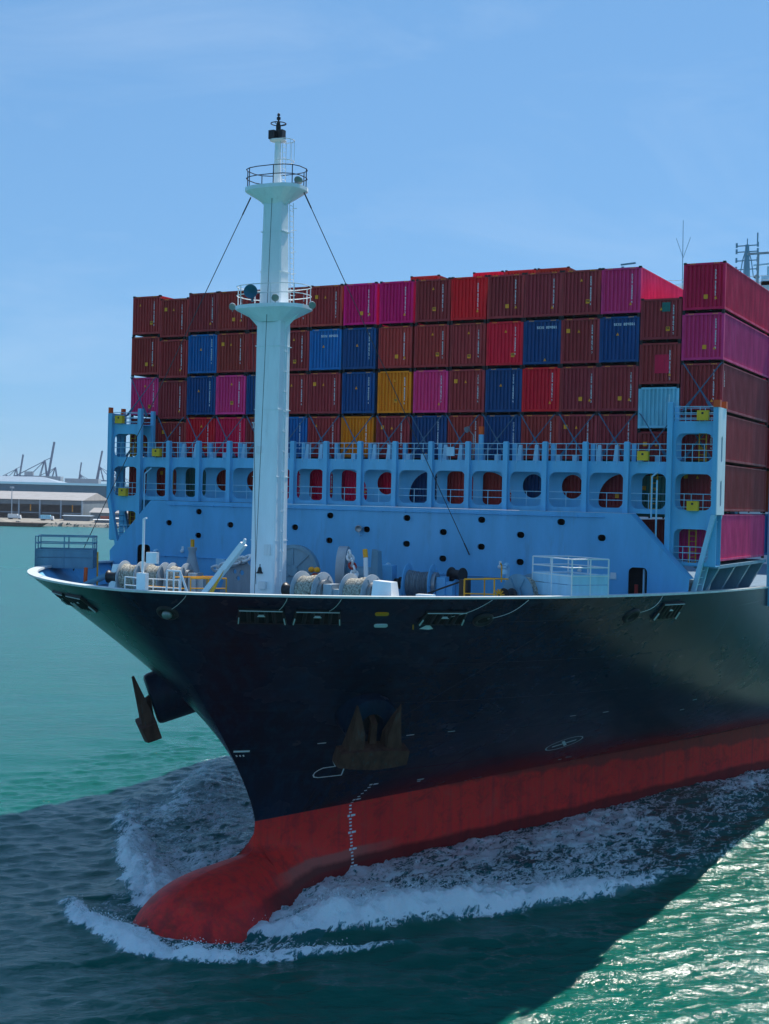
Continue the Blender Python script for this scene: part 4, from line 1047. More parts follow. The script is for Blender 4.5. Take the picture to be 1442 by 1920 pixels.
# blue wire winch by the breakwater, bollard, port mooring gear
w4, L4 = winch((8.2, 6.6, DZ+.1), R_(10), [1.5], M['blue'], rope=False, r=1.15, wire=True)
MB().box(-.3, .6, -2.6, -1.75, 0, 2.45).build('motor_housing', M['blue'], w4)
dr = shade_auto(MB().lathe((7.0, 8.1, 17.6), (.3, 1, 0), [(-.45, .42), (-.4, .42), (-.36, .28), (.36, .28), (.4, .42), (.45, .42)], 18).build('hose_reel', M['black'], ship), 40)
MB().tube((7.0, 8.1, DZ), (7.0, 8.1, 17.4), .1, 8).build('reel_post', M['blue'], dr)
lv = MB().tube((13.0, 9.2, 16.9), (12.6, 11.2, 17.7), .05, 6); lv.box(12.4, 12.8, 10.9, 11.4, DZ, 17.7); lv.build('brake_lever', M['black'], ship)
yr = MB(); yr.path([(13.0, 11.3, DZ), (13.0, 11.3, 17.75), (13.0, 13.0, 17.85), (13.0, 13.0, DZ)], .045); yr.path([(12.2, 12.1, DZ), (12.2, 12.1, 17.8), (12.6, 13.6, 17.85)], .04); yr.path([(13.0, 11.3, 17.0), (13.0, 13.0, 17.05)], .035); yr.path([(11.8, 12.8, 18.6), (11.6, 12.8, 18.5), (11.6, 12.8, 17.6)], .04)
yr.build('yellow_railing', M['yellow'], ship)
w5, L5 = winch((10.6, 13.9, DZ+.1), R_(70), [1.1], M['greyblue'], r=1.1)
star(w5, (-.1, -2.1, 1.35), (0, 1, 0), .36)
for (s, nm) in ((1, 'near'), (-1, 'far')):     # railed look-out platforms built over the bulwark
    c = Vector((10.75, 16.3, 0)) if s > 0 else Vector((11.6, -16.9, 0)); ang = R_(-34)*s
    T = Matrix.Rotation(ang, 4, 'Z')
    g = lambda x, y, z: c + T @ Vector((x, y, 0)) + Vector((0, 0, z))
    zf, W2, D2 = 17.04, 1.75, 1.15
    pf = MB(); pf.hexa([g(-D2, -W2, zf), g(D2, -W2, zf), g(D2, W2, zf), g(-D2, W2, zf)], [g(-D2, -W2, zf+.06), g(D2, -W2, zf+.06), g(D2, W2, zf+.06), g(-D2, W2, zf+.06)])
    po = pf.build('lookout_platform', M['blue_light'] if s > 0 else M['greyblue'], ship)
    for (a, b) in (((-D2, -W2), (D2, -W2)), ((D2, -W2), (D2, W2)), ((D2, W2), (-D2, W2)), ((-D2, W2), (-D2, -W2))):
        a3, b3 = g(*a, 0), g(*b, 0)
        pn = MB(); pn.bar(a3+Vector((0, 0, zf+.36)), b3+Vector((0, 0, zf+.36)), .03, .58); pn.bar(a3+Vector((0, 0, zf+.94)), b3+Vector((0, 0, zf+.94)), .028, .50)
        pn.build('screen_panel', M['blue_light'] if s > 0 else M['greyblue'], po)
        rl = MB()
        for z in (1.12, 1.55, 1.98): rl.tube(a3+Vector((0, 0, zf+z)), b3+Vector((0, 0, zf+z)), .035, 6)
        for q in (0, .5): p_ = a3.lerp(b3, q); rl.tube(p_+Vector((0, 0, zf)), p_+Vector((0, 0, zf+1.98)), .04, 6)
        rl.build('handrail', M['white'] if s > 0 else M['greyblue'], po)
    bx = shade_auto(MB().lathe(g(.2, -.2, zf+.9), T @ Vector((0, 1, 0)), [(-.25, .05), (-.22, .2), (.25, .2), (.3, .05)], 14).build('signal_lamp', M['steel'], po), 50)
    if s < 0:
        MB().bar((11.4, -14.55, 15.7), (11.4, -14.55, 18.1), .3, .08).build('yellow_ladder', M['yellow'], po)
        MB().tube((13.2, -14.0, 15.7), (13.0, -14.1, 17.2), .12, 8).build('orange_post', M['orange'], po)
lw = MB()
for q in range(3):
    lw.bar((15.5-q*1.9, -14.2-q*.9, 15.6), (13.6-q*1.9, -11.6-q*.9, 17.1), .1, .16)
lw.bar((15.3, -14.0, 15.9), (11.5, -15.8, 15.9), .08, .08); lw.bar((13.6, -11.6, 17.1), (9.8, -13.4, 17.1), .08, .1)
lw.build('hatch_frame', M['greyblue'], ship)

# small fittings about the foredeck and on the breakwater
for (x, y, h_) in ((6.5, -13.6, 2.3), (5.6, -6.2, 2.5), (5.4, 2.9, 2.1), (5.0, 10.4, 2.4), (5.2, 14.4, 2.2)):
    gv = MB(); z0 = 15.6
    pts = [Vector((x, y, z0)), Vector((x, y, z0+h_))]+[Vector((x+.22-.22*math.cos(a), y, z0+h_+.22*math.sin(a))) for a in np.linspace(.3, math.pi, 6).tolist()]+[Vector((x+.44, y, z0+h_-.15))]
    gv.path(pts, .12, 10); gv.lathe((x+.44, y, z0+h_-.1), (0, 0, -1), [(0, .14), (.05, .2), (.22, .2), (.23, .02)], 12)
    shade_auto(gv.build('gooseneck_vent', M['blue_light'], ship), 50)
for (z, y0, y1) in ((17.6, -16.2, -8.5), (17.35, 3.2, 15.2), (21.1, -15.5, 15.5)):
    pp = MB().tube((3.1, y0, z), (3.1, y1, z), .035, 8)
    for k in range(int((y1-y0)/1.6)): pp.box(3.0, 3.13, y0+.5+k*1.6, y0+.56+k*1.6, z-.07, z+.07)
    pp.build('cable_run', M['blue'], breakwater)
for y in (-14.2, -6.6, 9.1, 14.1):
    bl_ = MB().lathe((3.02, y, 18.0), (1, 0, -.3), [(0, .1), (.06, .12), (.16, .12), (.2, .03)], 10); bl_.box(2.98, 3.06, y-.08, y+.08, 17.95, 18.3)
    shade_auto(bl_.build('bulkhead_lamp', M['white'], breakwater), 50)
for (y, w_, h_) in ((-10.9, .7, .9), (11.9, .6, 1.0), (0.9, .6, .8)):
    fb_ = MB().box(3.01, 3.34, y-w_/2, y+w_/2, 16.7, 16.7+h_).build('hose_cabinet', M['redpaint'] if y > 5 else M['blue_light'], breakwater)
    MB().box(3.342, 3.36, y-.03, y+.2, 16.7+h_*.45, 16.7+h_*.55).build('latch', M['steel'], fb_)
cdt = MB(); cdt.tube((14.25, .80, 15.7), (14.25, .79, 31.4), .04, 8); cdt.tube((14.42, .80, 15.7), (14.42, .79, 31.4), .025, 8)
for k in range(14): cdt.box(14.17, 14.5, .775, .83, 16.6+k*1.1, 16.66+k*1.1)
cdt.build('cable_conduit', M['mast'], mast)
jb = MB().box(14.98, 15.16, .18, .55, 18.6, 19.2).build('junction_box', M['white'], mast)
jb = MB().box(14.96, 15.12, -.5, -.2, 24.2, 24.6).build('junction_box', M['white'], mast)
# ------------------------------------------------------------------ containers
CL, CW = 12.192, 2.438
def corrug(n, width, depth, flat=.30):
    """trapezoid profile across a panel: list of (pos, depth)"""
    pts = []; p = width/n
    for k in range(n):
        b = -width/2+k*p
        sl = max(.5-flat-.03, .05)
        pts += [(b+p*.03, 0), (b+p*(.03+flat), 0), (b+p*(.03+flat+sl), -depth), (b+p*(.03+flat+sl+flat), -depth)]
    pts.append((width/2, 0)); pts.insert(0, (-width/2, 0)); return pts
def c_meshes(h):
    d = {}
    f = MB(); y1 = CW/2
    for s in (-1, 1):
        for x0 in (-.16, -CL):
            f.box(x0, x0+.16, min(s*(y1-.13), s*y1), max(s*(y1-.13), s*y1), .12, h-.11)          # corner posts
        f.box(-CL+.1, -.1, min(s*(y1-.08), s*(y1-.01)), max(s*(y1-.08), s*(y1-.01)), h-.115, h-.05)          # top side rails
        f.box(-CL+.1, -.1, min(s*(y1-.08), s*(y1-.01)), max(s*(y1-.08), s*(y1-.01)), .13, .26)
    for x0 in (-.11, -CL+.02):
        f.box(x0, x0+.09, -y1+.12, y1-.12, h-.17, h-.05); f.box(x0, x0+.09, -y1+.12, y1-.12, .14, .28)
    d['frame'] = f.mesh('frame')
    c = MB()
    for s in (-1, 1):
        for x0 in (-.168, -CL-.01):
            for z0 in (.0, h-.12): c.box(x0, x0+.178, min(s*(y1-.158), s*(y1+.004)), max(s*(y1-.158), s*(y1+.004)), z0, z0+.118)
    for y in (-.42, .42): c.box(-.13, -.05, y-.05, y+.05, .02, .14)
    c.box(-CL+.3, -.3, -1.1, 1.1, .10, .13)
    d['corner_castings'] = c.mesh('corner_castings')
    e = MB(); pr = corrug(9, CW-.26, .09, .36)
    e.grid([[(-.05+q, y, z) for y, q in pr] for z in (.28, h-.17)]); d['end_panel'] = e.mesh('end_panel')
    e = MB(); e.grid([[(-CL+.05-q, y, z) for y, q in pr] for z in (.28, h-.17)]); d['door_end'] = e.mesh('door_end')
    pr = corrug(40, CL-.32, .045)
    e = MB(); e.grid([[(x-CL/2, y1-.03+q, z) for x, q in pr] for z in (.26, h-.11)]); d['side_l'] = e.mesh('side_panel')
    e = MB(); e.grid([[(x-CL/2, -y1+.03-q, z) for x, q in pr] for z in (.26, h-.11)]); d['side_r'] = e.mesh('side_panel')
    e = MB(); pr = corrug(40, CL-.3, .02); e.grid([[(x-CL/2, y, h-.055+q) for x, q in pr] for y in (-y1+.07, y1-.07)]); d['roof_panel'] = e.mesh('roof_panel')
    return d
CM = {2.896: c_meshes(2.885), 2.591: c_meshes(2.58)}
G35 = {'0':'757','1':'262','2':'745'}
FONT = {c: r for c, r in zip('0123456789ABCDEGHKLMNORSTUX', (
 (7,5,5,5,7),(2,6,2,2,7),(7,1,7,4,7),(7,1,3,1,7),(5,5,7,1,1),(7,4,7,1,7),(7,4,7,5,7),(7,1,1,2,2),(7,5,7,5,7),(7,5,7,1,7),
 (2,5,7,5,5),(6,5,6,5,6),(7,4,4,4,7),(6,5,5,5,6),(7,4,6,4,7),(7,4,5,5,7),(5,5,7,5,5),(5,6,4,6,5),(4,4,4,4,7),(5,7,7,5,5),(6,5,5,5,5),(7,5,5,5,7),(7,5,6,5,5),(7,4,7,1,7),(7,2,2,2,2),(5,5,5,5,7),(5,5,2,5,5)))}
def glyphs(mb, text, f, px, vertical=False, gap=1):
    u = v = 0
    for ch in text:
        if ch != ' ':
            for r, row in enumerate(FONT[ch]):
                for c in range(3):
                    if row >> (2-c) & 1:
                        x0, z0 = u+c*px, v-r*px
                        mb.add([f(x0, z0), f(x0+px, z0), f(x0+px, z0-px), f(x0, z0-px)], [(0, 1, 2, 3)])
        if vertical: v -= px*(5+gap)*(0.6 if ch == ' ' else 1)
        else: u += px*(3+gap)
XD = 0.006     # printed decals stand just proud of the panel crests
codes = []
for k in range(8):
    r = random.Random(100+k); txt = ''.join(r.choice('BCDGHKMNRTX') for _ in range(3))+'U '+''.join(r.choice('0123456789') for _ in range(6))+' '+r.choice('0123456789')
    mb = MB(); glyphs(mb, txt, lambda x, z: (-.046, x, z), .024, True); codes.append(mb.mesh('container_code', fix=False))
mb = MB(); glyphs(mb, 'SKXU 804061 2', lambda x, z: (-.044, x, z), .030, False, 1); code_h = mb.mesh('container_code', fix=False)
tri = MB().add([(-.045, -.09, 0), (-.045, .09, 0), (-.045, 0, .18)], [(0, 1, 2)]).mesh('warning_triangle', fix=False)
sqr = MB().add([(-.045, -.12, 0), (-.045, .12, 0), (-.045, .12, .25), (-.045, -.12, .25)], [(0, 1, 2, 3)]).mesh('placard', fix=False)
mb = MB(); glyphs(mb, '96', lambda x, z: (-.043, x, z), .025, False); sqt = mb.mesh('placard_print', fix=False)
strp = MB().add([(-.045, -.045, 0), (-.045, .045, 0), (-.045, .045, .95), (-.045, -.045, .95)], [(0, 1, 2, 3)]).mesh('hazard_stripe', fix=False)
mb = MB()
for s in (-1, 1):
    for q in range(4): mb.add([(-.017, s*.70+q*.085-.16, 0), (-.017, s*.70+q*.085-.115, 0), (-.017, s*.70+q*.085-.095, .06), (-.017, s*.70+q*.085-.14, .06)], [(0, 1, 2, 3)])
hzm = mb.mesh('height_marking', fix=False)
ORD = ['first','second','third','fourth','fifth','sixth','seventh','eighth','ninth','tenth','eleventh','twelfth','thirteenth','fourteenth','fifteenth','sixteenth','rightmost']
TIER = {1: 'top tier', 2: 'second tier from the top', 3: 'third tier from the top', 4: 'fourth tier from the top', 5: 'tier behind the lashing bridge openings', 6: 'lowest tier'}
CN = {'maroon': 'dark maroon', 'brown': 'red-brown', 'red': 'bright red', 'crimson': 'crimson', 'magenta': 'vivid magenta', 'pink': 'pink', 'navy': 'navy blue', 'blue': 'blue', 'yellow': 'yellow', 'sky': 'pale blue', 'green': 'dark green', 'orange': 'rusty orange'}
def container(col, yc, z, x, h, label, group, rnd, front=True, style=None, sidecol=None):
    o = empty('shipping_container', (x+rnd.uniform(-.03, .03), yc+rnd.uniform(-.012, .012), z)); tag(o, label, 'container', group)
    m = M['c_'+col]; me = CM[h]
    put('frame', me['frame'], m, o); put('corner_castings', me['corner_castings'], M['cframe'], o)
    put('end_panel', me['end_panel'], m, o); put('door_end', me['door_end'], m, o)
    put('side_panel', me['side_l'], m, o); put('side_panel', me['side_r'], m, o); put('roof_panel', me['roof_panel'], m, o)
    if front:
        hh = h-.3
        if style == 'hcode': put('container_code', code_h, M['decal'], o, (.0, -.35, hh-.15))['kind'] = 'stuff'
        else: put('container_code', rnd.choice(codes), M['decal'], o, (.0, .62+rnd.uniform(-.06, .12), hh-.1-rnd.random()*.12))['kind'] = 'stuff'
        q = rnd.random()
        if style != 'plain' and col not in ('sky',):
            if col in ('navy', 'blue'):
                put('placard', tri, M['decal_y'], o, (0, rnd.uniform(-.3, .3), hh*rnd.choice((.12, .62, .66))))
            elif q < .3:
                put('placard', sqr, M['decal_y'], o, (0, .1, .75)); put('warning_triangle', tri, M['decal_y'], o, (0, .68, .72))
            elif q < .62:
                s_ = put('placard', sqr, M['decal_y'], o, (0, rnd.choice((.55, .1, .42)), rnd.choice((.62, .8)))); put('placard_print', sqt, M['black'], s_, (0, -.09, .22))
                put('warning_triangle', tri, M['decal_y'], o, (0, rnd.choice((-.6, 0, .05)), hh-.45))
            elif q < .8:
                put('placard', sqr, M['decal_y'], o, (0, -.78, hh-.62)); put('warning_triangle', tri, M['decal_y'], o, (0, -.1, hh-.62))
            else:
                put('warning_triangle', tri, M['decal_y'], o, (0, .6, .6))
        if h > 2.8: put('height_marking', hzm, M['decal_y'], o, (0, 0, h-.135))
    return o
GRID = {
 1: 'brown brown maroon brown maroon brown brown magenta magenta maroon red maroon maroon maroon pink maroon crimson',
 2: 'brown brown blue brown brown maroon blue navy brown brown maroon red navy maroon navy maroon pink',
 3: 'pink maroon navy pink navy maroon maroon navy yellow pink maroon navy red maroon maroon sky maroon',
 4: 'maroon brown red crimson maroon blue maroon yellow maroon navy brown navy brown maroon maroon maroon maroon',
 5: 'brown brown green brown brown crimson crimson crimson crimson navy brown brown navy brown maroon green maroon',
 6: 'orange orange maroon brown maroon maroon maroon maroon brown maroon maroon maroon maroon maroon maroon maroon pink'}
GRID = {k: v.split() for k, v in GRID.items()}
YS = [(-21.33, -18.89), (-18.89, -16.38), (-16.38, -13.9), (-13.9, -11.40), (-11.40, -8.9), (-8.9, -6.41), (-6.41, -3.89), (-3.89, -1.28), (-1.28, 1.42), (1.42, 3.95), (3.95, 6.48), (6.48, 8.96), (8.96, 11.42), (11.42, 13.88), (13.88, 16.35), (16.35, 18.86), (18.86, 21.34)]
PITCH_H, PITCH_S = 2.905, 2.60
for ci in range(17):
    yc = (YS[ci][0]+YS[ci][1])/2
    for tier in range(1, 7):
        if tier == 6 and ci not in (0, 1, 15, 16): continue
        if ci == 15: h = 2.591; z = 34.06-PITCH_S*tier
        else:
            h = 2.896; z = 36.01-PITCH_H*tier - (0.28 if ci == 1 else 0)
            if ci == 1 and tier == 6: h = 2.591; z = 18.58
        col = GRID[tier][ci]; rnd = random.Random(ci*17+tier)
        side = 'leftmost' if ci == 0 else ORD[ci]
        lab = f'{CN[col]} container in the {TIER[tier]}, {side} column' + (' from the left' if 0 < ci < 16 else '')
        style = None
        if tier == 2 and ci in (12, 14): style = 'hcode'
        if tier == 2 and ci == 6: style = 'hcode'
        o = container(col, yc, z, 0.0, h, lab, 'containers in the front bay', rnd, True, style)
        if tier == 2 and ci == 15: MB().add([(-.042, -.3, .75), (-.042, .55, .75), (-.042, .55, 1.85), (-.042, -.3, 1.85)], [(0, 1, 2, 3)]).build('repaint_patch', M['c_crimson'], o, fix=False)
        if tier == 1 and ci == 15: MB().add([(-.042, .05, 1.75), (-.042, .55, 1.75), (-.042, .55, 2.3), (-.042, .05, 2.3)], [(0, 1, 2, 3)]).build('repaint_patch', M['c_green'], o, fix=False)
        if tier == 4 and ci == 4:
            mb = MB(); glyphs(mb, 'TO', lambda x, zz: (-.042, x, zz), .085, False); mb.build('owner_name', M['decal'], o, fix=False).location = (0, -.75, 2.5)
        if ci == 16 and tier in (3, 4, 5):
            mb = MB(); glyphs(mb, 'HRNDAL' if tier > 3 else 'LEAS', lambda x, zz: (-x-.3, CW/2+.012, zz), .055 if tier > 3 else .04, True); mb.build('owner_name', M['decal'], o, fix=False).location = (0, 0, 2.4)
# the bay behind: higher stacks and the outboard stack
X2 = -14.6
for n_, (ci, col) in enumerate(((6, 'brown'), (8, 'crimson'), (9, 'brown'), (10, 'orange'))):
    c_ = container(col, (YS[ci][0]+YS[ci][1])/2, 36.02, X2, 2.896, f'{CN[col]} container roof just showing above the front stack, {("leftmost","second","third","rightmost")[n_]} of four', 'containers in the second bay', random.Random(200+ci), False)
    container('maroon' if col == 'brown' else 'brown', (YS[ci][0]+YS[ci][1])/2, 33.11, X2, 2.896, f'container hidden under the {("leftmost","second","third","rightmost")[n_]} high stack of the second bay', 'containers in the second bay', random.Random(300+ci), False)
for tier, col in enumerate(('maroon', 'pink', 'maroon', 'maroon', 'orange', 'blue')):
    container(col, 20.1, 33.1-tier*PITCH_H, X2, 2.896, f'{CN[col]} container edge at the far right of the photo, {("top","second","third","fourth","fifth","lowest")[tier]} in its stack', 'containers in the second bay', random.Random(400+tier), False)

# ------------------------------------------------------------------ accommodation block and its masts, far aft
acm = MB().box(-90, -75, -21.5, 21.5, 15.3, 46.6); acm.box(-88, -76.5, -14, 14, 46.6, 47.3)
acc = acm.build('accommodation_block', M['white'], ship)
for k in range(14): MB().box(-74.99, -74.95, -18.9+k*2.75, -16.7+k*2.75, 44.3, 45.7).build('bridge_window', M['dark'], acc)
g = MB()
for z in (47.75, 48.2): g.tube((-75.2, -21.4, z-.5), (-75.2, 21.4, z-.5), .04, 6)
for k in range(18): g.tube((-75.2, -21.4+k*2.5, 46.6), (-75.2, -21.4+k*2.5, 47.7), .04, 6)
g.build('bridge_railing', M['white'], acc)
rm = MB().lathe((-78, 4.4, 47.2), (0, 0, 1), [(0, .55), (1.2, .4), (4.6, .22)], 10)
for z in (49.0, 50.0, 51.0, 51.7): rm.bar((-78, 3.2, z), (-78, 5.6, z), .12, .12)
for z in (49.0, 50.0, 51.0, 51.7):
    for y in (3.2, 5.6): rm.tube((-78, y, z-.2), (-78, y, z+.35), .12, 6)
rm.tube((-78, 5.55, 51.7), (-78, 5.55, 53.1), .08, 6); rm.tube((-78, 4.4, 51.7), (-78, 4.4, 52.5), .06, 6)
rm.path([(-78, 3.6, 48.0), (-78, 3.9, 50.0), (-78, 4.3, 51.4)], .06); rm.path([(-78, 5.2, 48.0), (-78, 4.9, 50.0), (-78, 4.5, 51.4)], .06)
rm.build('radar_mast', M['greyblue'], acc)
rs = MB().tube((-77, 7.2, 47.2), (-77, 7.2, 49.0), .3, 10); rs.bar((-77, 5.4, 49.2), (-77, 9.0, 49.35), .25, .2); rs.box(-77.5, -76.5, 6.4, 8, 46.6, 47.9); rs.build('radar_scanner', M['blue_light'], acc)
gb_ = shade_auto(MB().lathe((-76.5, 5.9, 47.2), (0, 0, 1), [(0, .1), (.4, .12), (.5, .3), (.75, .3), (.9, .05)], 10).build('compass_dome', M['black'], acc), 60)
wa = MB().tube((-75.5, -2.3, 46.6), (-75.5, -2.4, 54.6), .05, 6, .03); wa.tube((-75.5, -2.3, 50.3), (-75.5, -3.15, 52.6), .03, 5); wa.tube((-75.5, -2.3, 50.3), (-75.5, -1.5, 52.6), .03, 5); wa.build('whip_antenna', M['greyblue'], acc)
sr = MB().tube((-60, -4.4, 36), (-60, -4.4, 46.9), .15, 6); sr.bar((-60, -4.6, 47.1), (-60, -3.0, 47.2), .2, .15); sr.build('signal_post', M['greyblue'], acc)
bp = MB().bar((-60, 8.6, 47.4), (-60, 10.8, 47.4), .2, .2); bp.tube((-60, 9.7, 40), (-60, 9.7, 47.4), .12, 6); bp.build('signal_post', M['grey'], acc)

# ------------------------------------------------------------------ far shore
FR = Vector((math.cos(YAW), math.sin(YAW), 0)); RR = Vector((math.sin(YAW), -math.cos(YAW), 0)); ORI = Vector((CAM_LOC.x, CAM_LOC.y, 0))
def sh(u, v, z=0): return ORI + FR*v + RR*u + Vector((0, 0, z))     # shore frame: u along the quay, v inland
SROT = YAW-math.pi/2
SH = Matrix.Translation(ORI) @ Matrix(((RR.x, FR.x, 0, 0), (RR.y, FR.y, 0, 0), (0, 0, 1, 0), (0, 0, 0, 1)))
M['land'] = paint('quay_ground', (0.30, 0.27, 0.22), 0.9, 0.3, 0.2, (0.10, 0.11, 0.06), scale=0.08)
M['shed_wall'] = paint('shed_cladding', (0.13, 0.17, 0.20), 0.6, 0.15, scale=0.15)
M['shed_roof'] = paint('shed_roof_sheet', (0.36, 0.34, 0.32), 0.6, 0.15, scale=0.1)
M['teal_wall'] = paint('teal_cladding', (0.02, 0.13, 0.20), 0.6, 0.12, scale=0.1)
M['pale_roof'] = paint('pale_metal_roof', (0.30, 0.38, 0.45), 0.5, 0.1, scale=0.1)
M['crane'] = paint('crane_hazed_blue_steel', (0.05, 0.12, 0.24), 0.6, 0.15, scale=0.1)  # blue steel with some distance haze mixed into the colour
M['barge'] = paint('barge_rust', (0.10, 0.06, 0.04), 0.8, 0.3, 0.5, scale=0.3)
M['bush'] = paint('scrub_leaves', (0.05, 0.075, 0.03), 0.9, 0.4, scale=0.5)
M['rock'] = paint('quay_rock', (0.27, 0.25, 0.22), 0.9, 0.4, scale=0.5)
def sobj(mb, name, mat, parent=None):
    mb.v = [tuple(SH @ Vector(p)) if parent is None or True else p for p in mb.v]; return mb.build(name, mat, parent)
ld = MB(); edge = []
rr_ = random.Random(5)
for k in range(60):
    u = -900+k*30; edge.append((u, 812+6*math.sin(k*.7)+rr_.uniform(-3, 3)))
n_ = len(edge)
ld.add([(u, v, -2) for u, v in edge]+[(u, v+6, 1.8) for u, v in edge]+[(u, v+60, 2.6) for u, v in edge]+[(u*2.2, 2900, 3.0) for u, v in edge], [(r*n_+k, r*n_+k+1, (r+1)*n_+k+1, (r+1)*n_+k) for r in range(3) for k in range(n_-1)])
land = sobj(ld, 'land', M['land']); tag(land, 'low sandy quayside of the far shore behind the bow', kind='structure')
rk = MB(); rr_ = random.Random(8)
for q in range(520):
    u = rr_.uniform(-420, -60); s = rr_.uniform(.5, 1.5); v = 812+6*math.sin((u+900)/30*.7)+rr_.uniform(-1, 6); z = rr_.uniform(.0, 1.6)
    P = [(u+rr_.uniform(-1, 1)*s, v+rr_.uniform(-1, 1)*s, z+rr_.uniform(-.6, 1)*s) for _ in range(6)]
    rk.add(P, [(0, 1, 2), (0, 2, 3), (0, 3, 4), (0, 4, 1), (5, 2, 1), (5, 3, 2), (5, 4, 3), (5, 1, 4)])
tag(sobj(rk, 'shore_rocks', M['rock']), 'pale rocks lining the edge of the far quay', 'rocks', kind='stuff')
def building(name, label, u0, u1, v0, v1, z1, rise, wall, roof, bays=0, ov=1.0, hip=False):
    o = empty(name, sh((u0+u1)/2, v0, 2.2)); tag(o, label, 'building')
    inv = o.matrix_world
    def part(mb, nm, mat, par=o):
        mb.v = [tuple((SH @ Vector(p))-Vector(o.location)) for p in mb.v]; return mb.build(nm, mat, par)
    w = MB()
    if bays:
        w.box(u0, u1, v1-.4, v1, 2, z1); w.box(u0, u0+.4, v0, v1, 2, z1); w.box(u1-.4, u1, v0, v1, 2, z1); w.box(u0, u1, v0, v0+.4, z1-3.2, z1)
    else: w.box(u0, u1, v0, v1, 2, z1)
    part(w, 'wall', wall)
    r = MB(); vm = (v0+v1)/2
    if hip:
        i_ = (v1-v0)*.5
        r.add([(u0-ov, v0-ov, z1), (u1+ov, v0-ov, z1), (u1+ov, v1+ov, z1), (u0-ov, v1+ov, z1), (u0+i_, vm, z1+rise), (u1-i_, vm, z1+rise)], [(0, 1, 5, 4), (2, 3, 4, 5), (1, 2, 5), (3, 0, 4), (0, 3, 2, 1)])
    else:
        r.add([(u0-ov, v0-ov, z1), (u1+ov, v0-ov, z1), (u1+ov, vm, z1+rise), (u0-ov, vm, z1+rise), (u0-ov, v1+ov, z1), (u1+ov, v1+ov, z1)], [(0, 1, 2, 3), (3, 2, 5, 4), (0, 3, 4), (1, 5, 2), (0, 4, 5, 1)])
    part(r, 'roof', roof)
    for k in range(bays+1):
        uu = u0+(u1-u0)*k/max(bays, 1)
        if bays: part(MB().box(uu-.5, uu+.5, v0-.3, v0+.6, 2, z1), 'column', M['pale_roof'])
    if bays:
        for k in range(bays):
            a = u0+(u1-u0)*(k+.08)/bays; b = u0+(u1-u0)*(k+.92)/bays
            part(MB().box(a, b, v0+1.2, v0+1.5, 6.2, 6.7), 'crossbeam', M['pale_roof'])
            if k % 2 == 0: part(MB().box((a+b)/2-.4, (a+b)/2+.4, v0+3, v0+3.4, 7.5, 12), 'light_strip', M['yellow'])
    return o
building('warehouse', 'long open-fronted grey warehouse with a pale roof behind the sandy quay', -330, -203, 905, 990, 15.2, 5.2, M['shed_wall'], M['shed_roof'], 9)
building('teal_shed', 'very long dark teal warehouse rising behind the grey one', -520, -150, 1085, 1150, 26, 2, M['teal_wall'], M['teal_wall'])
building('pale_roof_hall', 'hall with a broad pale hipped roof behind the teal warehouse', -470, -285, 1240, 1320, 23.5, 10.5, M['shed_wall'], M['pale_roof'], hip=True)
building('quay_shed', 'small gabled grey shed between the warehouse and the ship', -196, -166, 900, 930, 7.5, 3, M['shed_wall'], M['shed_roof'])
building('low_shed', 'low flat-roofed shelter on the quay in front of the grey warehouse', -205, -188, 862, 872, 5.6, .5, M['shed_wall'], M['pale_roof'])
building('site_cabin', 'white-roofed cabin on the quay beside the ship', -172, -158, 850, 858, 4.8, .5, M['shed_wall'], M['white'])
building('jetty_cabin', 'tiny pale-roofed hut on the quay nearest the ship', -180, -170, 838, 844, 4.0, .4, M['shed_wall'], M['white'])
building('pale_tank_hall', 'low pale building on the horizon right of the hipped hall', -268, -205, 1400, 1450, 24, 3, M['pale_roof'], M['white'])
# parked trucks and stored goods on the quay
def truck(u, v, col, label, n):
    o = empty('parked_truck', sh(u, v, 2.3)); tag(o, label, 'truck', 'trucks parked on the quay')
    def part(mb, nm, mat): mb.v = [tuple((SH @ Vector((p[0]+u, p[1]+v, p[2]+2.3)))-Vector(o.location)) for p in mb.v]; return mb.build(nm, mat, o)
    part(MB().box(-4, 2.2, -1.2, 1.2, 1.1, 3.6), 'cargo_box', col); part(MB().hexa([(2.4, -1.15, .7), (4.4, -1.15, .7), (4.4, 1.15, .7), (2.4, 1.15, .7)], [(2.4, -1.1, 3.0), (4.0, -1.1, 3.0), (4.0, 1.1, 3.0), (2.4, 1.1, 3.0)]), 'cab', M['white'])
    part(MB().box(-4, 4.2, -.9, .9, .6, 1.0), 'chassis', M['black'])
    for x in (-3, -1.8, 3.3):
        for y in (-1.1, 1.1): part(MB().tube((x, y-.15, .5), (x, y+.15, .5), .5, 10), 'wheel', M['black'])
truck(-238, 868, M['white'], 'white box truck parked in front of the grey warehouse', 0); truck(-214, 856, M['c_sky'], 'pale blue truck parked near the end of the barge', 1); truck(-178, 866, M['c_orange'], 'rusty orange truck parked beside the small shed', 2)
lp = empty('floodlight_tower', sh(-246, 890, 2.3)); tag(lp, 'thin pale lighting mast standing in front of the grey warehouse', 'lamp post')
MB().lathe((0, 0, 0), (0, 0, 1), [(0, .45), (20, .22)], 8).build('pole', M['pale_roof'], lp); MB().box(-1.2, 1.2, -.8, .8, 20, 21.2).build('lamp_head', M['pale_roof'], lp)
lp = empty('floodlight_tower', sh(-275, 1500, 2.3)); tag(lp, 'yellowish lattice tower on the skyline between the cranes', 'tower')
lm = MB()
for sx_ in (-1.2, 1.2):
    for sy_ in (-1.2, 1.2): lm.tube((sx_, sy_, 0), (sx_, sy_, 36), .3, 5)
for q in range(9): lm.tube((-1.2, -1.2, q*4), (1.2, -1.2, q*4+4), .2, 5); lm.tube((1.2, 1.2, q*4), (-1.2, 1.2, q*4+4), .2, 5)
lm.build('lattice', M['yellow'], lp)
